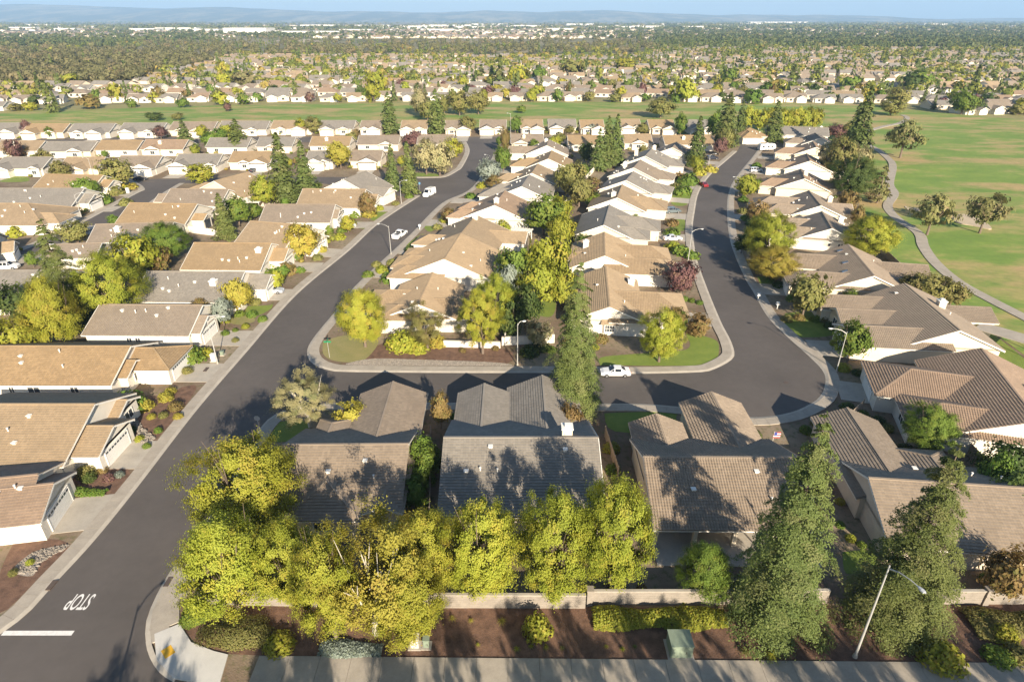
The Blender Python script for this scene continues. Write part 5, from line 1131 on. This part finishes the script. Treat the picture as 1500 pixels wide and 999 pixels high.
def rocks(px, n, smin, smax, label):
    pl = pxl(px); xs_ = [p.x for p in pl]; ys_ = [p.y for p in pl]; mb = MB(); k = 0
    while k < n:
        x = random.uniform(min(xs_), max(xs_)); y = random.uniform(min(ys_), max(ys_))
        if not inside(pl, x, y): continue
        k += 1; r = random.uniform(smin, smax); q = [(x+r*math.cos(a)*random.uniform(.7,1.2), y+r*.8*math.sin(a)*random.uniform(.7,1.2)) for a in (0,1.05,2.1,3.14,4.2,5.2)]
        t = [(x+(u-x)*.55, y+(v_-y)*.55, r*random.uniform(.7,1.0)) for u, v_ in q]
        for i in range(6): mb.face([(q[i][0],q[i][1],.02),(q[(i+1)%6][0],q[(i+1)%6][1],.02),t[(i+1)%6],t[i]])
        mb.face(t)
    o = mb.build('river_rock', 'rock'); tag(o, label, 'rocks', None, 'stuff')
basic('rock', (.235,.205,.17), .9, .35, 3)
rocks(zz([(60,570),(130,520),(245,495),(240,510),(150,560),(120,610),(55,600)],0,600,2.505), 260, .08, .22, 'pale river rocks in the bed by the stop line')
rocks(zz([(690,860),(800,850),(850,920),(910,960),(870,999),(810,990),(790,890),(700,880)],0,400,3.997), 200, .1, .35, 'pale river rocks running through the red bed')
rocks(zz([(250,535),(400,508),(700,515),(1000,525),(1130,535),(1130,548),(700,546),(300,545)],440,390,3.75), 700, .05, .13, 'pale gravel stones along the corner pavement')
TR2 = {}
for (ctr, short, rad, (A, ang, L, D)) in HOUSES:
    if not (85 < ctr.y < 300): continue
    Mx = Matrix.Translation((A.x, A.y, 0)) @ Matrix.Rotation(ang, 4, 'Z')
    for i in range(2):
        if random.random() < .5: continue
        p = Mx @ random.choice([Vector((-random.uniform(3,6), random.uniform(0,D), 0)), Vector((L+random.uniform(3,7), random.uniform(0,D), 0)), Vector((random.uniform(0,L), D+random.uniform(1.5,3), 0))])
        def inh(h_):
            q = Matrix.Rotation(-h_[3][1],4,'Z') @ (p-Vector((h_[3][0].x,h_[3][0].y,0))); return -1.2 < q.x < h_[3][2]+1.2 and -1.2 < q.y < h_[3][3]+1.2
        if any(inh(h_) for h_ in HOUSES) or inside(main, p.x, p.y) or inside(loop, p.x, p.y) or inside(gpoly, p.x, p.y): continue
        px0 = 750+FPX*p.x/(p.y*_c+CAM_H*_s)
        lf = random.choice(['lime','green','olive','green','rust','lime']); hg = random.uniform(2.6,4.6); lab = 'small %s yard tree beside %s' % (COLW[lf], short)
        TR2.setdefault(lab, []).append(plant('mid', (p.x,p.y,0), hg*random.uniform(.36,.48), hg, lf, 'broadleaf_tree', lab, 'tree'))
for lab, obs in TR2.items():
    if len(obs) > 1:
        for o in obs: o['group'] = lab
for lab, obs in SHL.items():
    if len(obs) > 1:
        for o in obs: o['group'] = lab
# ---------------- beyond the golf course ----------------
def simple_house(gar):
    """wall, roof and garage meshes of a small far house, front to -y"""
    B = {k: MB() for k in ('roof','tiles','wall','fascia','caps')}; X = Vector((1,0,0)); Y = Vector((0,1,0)); L = 15; D = 12
    unit(B, (-L/2,0,0), X, Y, D, L, 'g' if gar else 'h', 'g', 2.8, .42)
    unit(B, ((-3.4 if gar else 3.2),-D/2-3,0), Y, X, 7.2, 3+D/2, 'g', 'n', 2.8, .42)
    unit(B, ((3.8 if gar else -3.8),-D/2-1,0), Y, X, 5, 1+D/2, 'g' if gar else 'h', 'n', 2.8, .42)
    g = MB(); gx = -3.4 if gar else 3.2; g.box((gx-2.4,-D/2-3+OV-.06,0),(gx+2.4,-D/2-3+OV-.02,2.2))
    wv = MB(); wx = -gx; wv.box((wx-.8,-D/2-1+OV-.05,.9),(wx+.8,-D/2-1+OV-.02,2.2))
    for x in (-4.5,0,4.5): wv.box((x-.9,D/2-OV+.02,.9),(x+.9,D/2-OV+.05,2.2))
    return [x.mesh(n) for x, n in ((B['wall'],'wall'),(B['roof'],'roof'),(B['fascia'],'fascia'),(g,'garage_door'),(wv,'windows'))]
SHOUSE = [simple_house(0), simple_house(1)]
for pr in SHOUSE:
    for me, mt in zip(pr, ('stucco_white','roof_tan','trim','garage_white','window_glass')): me.materials.append(MATS[mt])
def half_w(y): return .835*(y*_c+CAM_H*_s)
def pix(x, y, z=0):
    dz = y*_c+(CAM_H-z)*_s; return 750+FPX*x/dz, 499.5-FPX*((z-CAM_H)*_c+y*_s)/dz
def oak_zone(px, py):                                  # the grey-green oak wood of the photo
    if px < 205: return 72 < py < 128-.02*px
    if px < 330: return 62 < py < 118-(px-205)*.25
    if px < 960: return 56+.003*(px-330) < py < 84-(px-330)*.006
    return False
FARH = []; far_tr = []
def north(px): return np.interp(px, [0,160,320,520,750,1000,1150,1280,1340,1400,1500,1700], [162,158,153.5,150.5,148.5,149,150.5,152.5,159,166,174,188])
yy = 357.0; row = 0
while yy < 1500:
    hw = half_w(yy)+30; sp = 17.5; x = -hw+random.uniform(0,10); flip = row % 2
    while x < hw:
        y = yy+9*math.sin(x*.008+row*.6)+random.uniform(-3,3)+(-.00035*(max(0, x-150))**2*0)
        px_, py_ = pix(x, y); ok = not oak_zone(px_, py_) and not (px_ < 960 and py_ < 84) and py_ < north(px_)
        if px_ > 1250 and y < 462+ (0): ok = ok
        if ok and random.random() > .10: FARH.append((x, y, (0 if flip else math.pi)+random.uniform(-.12,.12)+.25*math.sin(x*.004+row), random.random()))
        if ok or random.random() < .2: far_tr.append((x+8.5+random.uniform(-3,3), y+random.uniform(-13,13)))
        x += sp+random.uniform(-1,2.5)
    yy += 27 if flip else 34; row += 1
# right-hand front houses that follow the golf edge
FARH.sort(key=lambda t: math.hypot(t[0], t[1]))
roofs = ['tan','taupe','grey','taupe','pink','grey','taupe']; walls = ['white','cream','white','sand']
NIND = 200
RN = dict(tan='tan', taupe='brown-grey', grey='grey', orange='orange-tan', pink='pinkish tan')
def far_side(x, y):
    px_, _ = pix(x, y)
    return 'near the oak wood' if px_ < 330 else 'past the golf pines' if px_ > 1200 else 'behind the golf strip tree clump' if 600 < px_ < 760 else 'beyond the golf strip'
for i, (x, y, rz, rn) in enumerate(FARH[:NIND]):
    pr = SHOUSE[int(rn*10) % 2]; rf = roofs[int(rn*97) % 7]; wl = walls[int(rn*53) % 4]
    lab = '%s-roofed %s-walled house %s, %s' % (RN[rf], wl, far_side(x, y), 'garage towards the fairway' if abs(math.sin(rz/2)) < .5 else 'back to the fairway')
    o = empty('house', (x,y,0), rz); o.scale = (1.0+.12*(rn-.5), 1.0, 1.0+.2*(rn-.5)); tag(o, lab, 'house', lab)
    link('wall', pr[0], o, MATS['stucco_'+wl]); link('roof', pr[1], o, MATS['roof_'+rf]); link('fascia', pr[2], o); link('garage_door', pr[3], o); link('windows', pr[4], o)['kind'] = 'stuff'
def join_copies(name, me, xs, mat, kind='stuff', label=None, cat=None):
    """many copies of one small mesh baked into one object"""
    n = len(me.vertices); co = np.empty(n*3, np.float32); me.vertices.foreach_get('co', co); co = co.reshape(-1,3)
    fl = [tuple(p.vertices) for p in me.polygons]; V = []; F = []
    for i, (x, y, rz, sx, sz) in enumerate(xs):
        c, s = math.cos(rz), math.sin(rz); v = co*np.array([sx,sx,sz]); V.append(np.stack([v[:,0]*c-v[:,1]*s+x, v[:,0]*s+v[:,1]*c+y, v[:,2]], 1)); F += [tuple(k+i*n for k in f) for f in fl]
    mm = bpy.data.meshes.new(name); mm.from_pydata(np.concatenate(V).tolist(), [], F); mm.update(); mm.materials.append(MATS[mat]); o = link(name, mm); tag(o, label, cat, None, kind); return o
def low_house():
    w_ = MB(); w_.box((-7,-5.5,0),(7,5.5,2.9)); r = MB(); h_ = 6; t = 2.6
    r.face([(-7.5,-6,2.8),(7.5,-6,2.8),(7.5,0,5.4),(-7.5,0,5.4)]); r.face([(7.5,6,2.8),(-7.5,6,2.8),(-7.5,0,5.4),(7.5,0,5.4)])
    w_.face([(-7,-5.5,2.9),(-7,5.5,2.9),(-7,0,5.3)]); w_.face([(7,-5.5,2.9),(7,0,5.3),(7,5.5,2.9)])
    r.face([(-6,-9,2.8),(-6,-2,5.2-.0),(-2.5,-2,5.2),(-2.5,-9,4.4)]); r.face([(-2.5,-9,4.4),(-2.5,-2,5.2),(1,-2,5.2),(1,-9,2.8)])
    w_.box((-5.6,-8.6,0),(.6,-5.5,2.8)); w_.face([(-5.6,-8.6,2.8),(.6,-8.6,2.8),(-2.5,-8.6,4.3)])
    return w_.mesh('w'), r.mesh('r')
lw, lr = low_house(); rest = FARH[NIND:]
for gi in range(3):
    sub = [(x,y,rz,1.0,1.0) for j, (x,y,rz,rn) in enumerate(rest) if j % 3 == gi]
    join_copies('distant_house_walls', lw, sub, ['stucco_white','stucco_cream','stucco_sand'][gi], label='pale walls of the far housing beyond the golf strip, %s' % ['white','cream','sand'][gi], cat='houses')
    join_copies('distant_house_roofs', lr, sub, ['roof_tan_cut','roof_taupe_cut','roof_grey_cut'][gi], label='roofs of the far housing beyond the golf strip, %s' % ['tan','brown-grey','grey'][gi], cat='houses')
# trees among the far houses
far_tr.sort(key=lambda t: math.hypot(*t))
FTL = {}
ntree = 0; rest_b = []; rest_c = []
for i, (x, y) in enumerate(far_tr):
    if inside(gpoly, x, y): continue
    con = random.random() < .17
    if ntree < 110:
        lf = random.choice(['lime','lime','green','green','dark','olive','yellow','rust','purple'] if not con else ['conifer'])
        lab = '%s far %s %s' % (COLW[lf], 'conifer' if con else 'tree', far_side(x, y)); hgt = random.uniform(5,9) if not con else random.uniform(8,14)
        o = plant('farconifer' if con else 'far', (x,y,0), random.uniform(2.6,4.8) if not con else random.uniform(1.8,2.8), hgt, lf, 'conifer_tree' if con else 'broadleaf_tree', lab, 'tree'); o['group'] = lab; ntree += 1
    else: (rest_c if con else rest_b).append((x, y))
for a in ((62,118,166,10,'conifer'),(52,112,140,7,'conifer'),(237,102,130,5,'conifer'),(259,97,126,6,'conifer'),(733,82,126,10,'conifer'),(720,96,122,7,'conifer'),(748,98,122,7,'conifer'),(770,100,124,8,'conifer'),(705,95,120,8,'conifer'),(1114,68,100,7,'conifer'),(345,100,128,9,'conifer'),(1200,100,125,8,'conifer'),(1437,95,140,9,'conifer'),(1165,95,122,10,'conifer'),(975,112,140,7,'conifer'),(550,105,142,15,'lime'),(545,122,150,10,'lime'),(760,95,125,14,'lime'),(790,95,120,12,'green'),(100,108,128,12,'lime'),(165,122,150,10,'lime'),(125,138,160,16,'rust'),(325,90,115,10,'lime'),(325,107,132,9,'lime'),(840,85,112,16,'olive'),(1070,100,125,12,'green'),(1005,115,150,16,'lime'),(1350,105,130,20,'green'),(1250,112,135,14,'green'),(1105,130,152,14,'green'),(355,105,130,15,'oak'),(20,152,163,9,'olive'),(42,150,162,10,'lime'),(265,143,158,8,'green'),(320,135,155,12,'lime'),(355,137,154,9,'green'),(190,145,158,7,'green'),(915,84,105,14,'lime'),(1340,108,134,16,'dark')):
    x, y, by, hw, lf = a; con = lf == 'conifer'; b_, hg = by_px(x, y, by); r_ = hw/px_per_m(b_)
    lab = '%s %s standing out among the far houses %s' % (COLW[lf], 'conifer' if con else 'tree', far_side(b_.x, b_.y)); o = plant('farconifer' if con else 'far', b_, r_, hg, lf, 'conifer_tree' if con else 'broadleaf_tree', lab, 'tree'); o['group'] = lab
def puff_set(name, pts, nq, leaf, rad, hgt, mat, label, cone=False):
    """a far mass of trees: each a small cloud of leaf clumps"""
    n = len(pts); c = np.repeat(np.array([(p[0],p[1]) for p in pts]), nq, axis=0); sc = np.repeat(RNG.uniform(.55,1.5,n), nq); m = n*nq
    d = unitv(m); r = RNG.uniform(.55,1,m)
    if cone:
        f = RNG.uniform(0,1,m)**1.5; a = RNG.uniform(0,2*math.pi,m); rr = rad*(1-f)*RNG.uniform(.5,1,m)+.1; p = np.stack([np.cos(a)*rr, np.sin(a)*rr, hgt*(.05+.95*f)], 1); o = np.stack([np.cos(a),np.sin(a),np.full(m,.5)],1)
    else: p = d*r[:,None]*np.array([rad,rad,hgt*.45])+np.array([0,0,hgt*.56]); o = d
    p = p*sc[:,None]; p[:,2] = np.maximum(p[:,2], .3); p[:,:2] += c
    tone = np.repeat(RNG.uniform(0,1,n), nq); t2 = np.repeat(RNG.uniform(0,1,n), nq)
    me = quad_mesh(name, leaves(p, leaf, o, flat=.7), np.stack([np.clip(tone*.75+RNG.uniform(0,.25,m),0,1), t2], 1)); ob = link(name, me, None, MATS[mat]); tag(ob, label, 'trees', None, 'stuff')
leaf_mat('leaf_mix', (.09,.14,.032), (.31,.31,.05), .3, (.36,.28,.07)); leaf_mat('leaf_canopy', (.085,.115,.042), (.17,.18,.065), .25, (.24,.21,.08))
rest_b = [(x+random.uniform(-9,9), y+random.uniform(-13,13)) for x, y in rest_b for k in range(max(0, int(2.6+7*mnoise.noise(Vector((x*.011,y*.011,4))))))]
puff_set('yard_shrubs', YARD, 60, .2, .8, 1.1, 'leaf_mix', 'small mixed shrubs round the farther houses')
puff_set('distant_trees', rest_b, 40, 1.1, 3.6, 6.8, 'leaf_mix', 'mixed green and lime trees among the far houses')
rest_c = [(x+random.uniform(-5,5), y+random.uniform(-6,6)) for x, y in rest_c for k in range(2)]
for k in range(420):
    px_ = random.uniform(930,1500); py_ = random.choice([random.uniform(57,74), random.uniform(57,100)]); p = P(px_,py_); rest_c.append((p.x,p.y))
for k in range(150): p = P(random.uniform(60,560), random.uniform(58,72)); rest_c.append((p.x,p.y))
puff_set('distant_conifers', rest_c, 34, 1.0, 2.6, 12.0, 'leaf_conifer', 'dark conifers standing among the far houses', True)
ok_ = []
while len(ok_) < 1250:
    px_ = random.uniform(-30,970); py_ = random.uniform(54,130)
    if oak_zone(px_, py_) and (random.random() < .25+(py_-54)/60 or True):
        p = P(px_,py_); 
        if random.random() < min(1, (900/p.y)**1.2)*1.6: ok_.append((p.x,p.y))
puff_set('oak_wood', ok_, 90, 1.0, 6.2, 9.0, 'leaf_oak', 'grey-green oak wood beyond the left houses')
can = []
while len(can) < 9000:
    y = 1250*(1/random.uniform(.085,1)); x = random.uniform(-1,1)*(half_w(y)+60); px_, py_ = pix(x, y)
    dens = mnoise.noise(Vector((x*.0016, y*.0007, 1.3)))
    rt = .9 if px_ > 960 else .42
    if y < 2200 and px_ < 960 and oak_zone(px_, py_): continue
    if dens*.9+rt > random.random(): can.append((x, y))
near_c = [p for p in can if p[1] < 3200]; far_c = [p for p in can if p[1] >= 3200]
puff_set('distant_canopy', near_c, 24, 2.3, 5.5, 9, 'leaf_canopy', 'dark tree canopy of the far town')
puff_set('horizon_canopy', far_c, 12, 6.0, 16, 12, 'leaf_canopy', 'hazy tree canopy towards the hills')
# far town: warehouses as things, the small buildings as one mass
def whouse(px, py, wpx, hm, dm, label, mat='warehouse'):
    b = P(px, py); L = wpx/px_per_m(b); o = empty('warehouse', b, random.uniform(-.06,.06)); tag(o, label, 'warehouse', label)
    m = MB(); m.box((-L/2,0,0),(L/2,dm,hm)); m.build('wall', mat, o); m = MB(); m.box((-L/2-.4,-.4,hm),(L/2+.4,dm+.4,hm+.6)); m.build('roof', 'trim', o)
    m = MB(); n = max(3, int(L/14))
    for i in range(n): x = -L/2+L*(i+.5)/n; m.box((x-2.5,-.12,.2),(x+2.5,-.02,4.2))
    m.build('dock_doors', 'lamp_grey', o)
whouse(359,51,64,20,80,'great white warehouse block beyond the oak wood')
W_ = 'long white warehouse in the hazy far town'
for a in ((258,44,60,10),(210,45,40,9),(300,46,40,9),(455,50,84,9),(520,46,46,8),(585,42,60,9),(610,40,50,9),(690,41,44,9),(655,38,70,9),(640,46,50,9),(500,41,40,8),(545,38,50,8),(720,36,60,9),(770,39,50,9),(900,41,56,9),(850,36,40,9),(950,40,50,9),(60,37,50,9),(30,42,44,8),(95,44,30,8),(130,40,40,8),(1015,41,30,10),(1370,37,34,12),(1140,33,90,12),(1100,35,40,10),(470,38,60,9),(420,43,44,8),(390,48,40,8),(400,24,50,0),(820,44,40,8),(980,36,50,9),(1060,38,36,9)):
    if a[3]: whouse(a[0], a[1]+1.5, a[2], a[3]*1.2, 60, W_)
tb = []
while len(tb) < 1500:
    px_ = random.choice([random.uniform(480,800), random.uniform(0,1000), random.uniform(0,1500)]); py_ = random.uniform(38,59)
    if oak_zone(px_, py_): continue
    p = P(px_, py_); tb.append((p.x, p.y, random.uniform(0,6.28), random.uniform(.9,1.7)*(1+p.y/6000), random.uniform(1,1.6)))
for gi in range(2):
    sub = tb[gi::2]; join_copies('distant_town_walls', lw, sub, ['stucco_white','stucco_cream'][gi], label='pale walls of the small far town buildings, %s' % ['white','cream'][gi], cat='buildings'); join_copies('distant_town_roofs', lr, sub, ['roof_pink_cut','roof_grey_cut'][gi], label='roofs of the small far town buildings, %s' % ['tan','grey'][gi], cat='buildings')
for px in ([(205,55),(260,50),(330,54),(325,57),(230,59)], [(675,57),(720,49),(790,52),(800,57)], [(195,112),(230,102),(262,98),(255,106),(215,113)], [(0,62),(60,60),(110,63),(40,68),(0,68)], [(20,50),(90,47),(150,51),(70,55)], [(400,60),(450,58),(480,61),(430,63)], [(850,48),(900,46),(940,49),(880,52)]):
    sheet('dry_field', pxl(px), .12, 'sand_trap')
# hills on the horizon
HP = [(-900,14),(-300,10),(0,7),(50,4),(140,3),(230,7),(300,10),(360,7),(430,10),(500,14),(600,14),(640,16),(720,13),(800,15),(830,13),(870,12),(930,16),(1000,19),(1100,19),(1200,20),(1260,25),(1340,27),(1390,24),(1450,28),(1600,26),(2400,20)]
hx = np.linspace(-900,2400,240); hy = np.interp(hx, [a for a, _ in HP], [b for _, b in HP]); dist = 16000.0; m = MB(); prof = []
for x_, y_ in zip(hx, hy):
    X0 = (x_-750)/FPX*dist*1.0; H_ = max(15, (28.5-y_)*dist*_c/FPX*.86)+18*mnoise.noise(Vector((x_*.03,0,0)))
    prof.append((X0, H_))
for k in range(len(prof)-1):
    (x0,h0), (x1,h1) = prof[k], prof[k+1]; rows = [(0,0),(900,.35),(2200,.72),(3600,1.0),(6000,.6),(8500,0)]
    for (d0,f0), (d1,f1) in zip(rows[:-1], rows[1:]):
        def hh(x, h_, f, d): return max(0, h_*f*(1+.25*mnoise.noise(Vector((x*.0012, d*.0012, 2)))*(f > 0 and f < 1))) if f else -2
        m.face([(x0,dist-3600+d0,hh(x0,h0,f0,d0)),(x1,dist-3600+d0,hh(x1,h1,f0,d0)),(x1,dist-3600+d1,hh(x1,h1,f1,d1)),(x0,dist-3600+d1,hh(x0,h0,f1,d1))])
me = m.mesh('hills'); o = link('hills', me, None, MATS['hill']); o['kind'] = 'structure'
# air
m = MB(); m.box((-31000,-450,-3),(31000,31000,640)); me = m.mesh('haze'); hz = link('haze', me); hz['kind'] = 'stuff'; hz['label'] = 'thin blue haze in the air over the far town'; hz['category'] = 'haze'
hm = bpy.data.materials.new('haze'); hm.use_nodes = True; n = hm.node_tree; n.nodes.remove(n.nodes['Principled BSDF'])
v = n.nodes.new('ShaderNodeVolumePrincipled'); v.inputs['Color'].default_value = (.42,.66,1,1); v.inputs['Density'].default_value = HAZE; v.inputs['Anisotropy'].default_value = 0.0
n.links.new(v.outputs[0], n.nodes['Material Output'].inputs['Volume']); me.materials.append(hm)
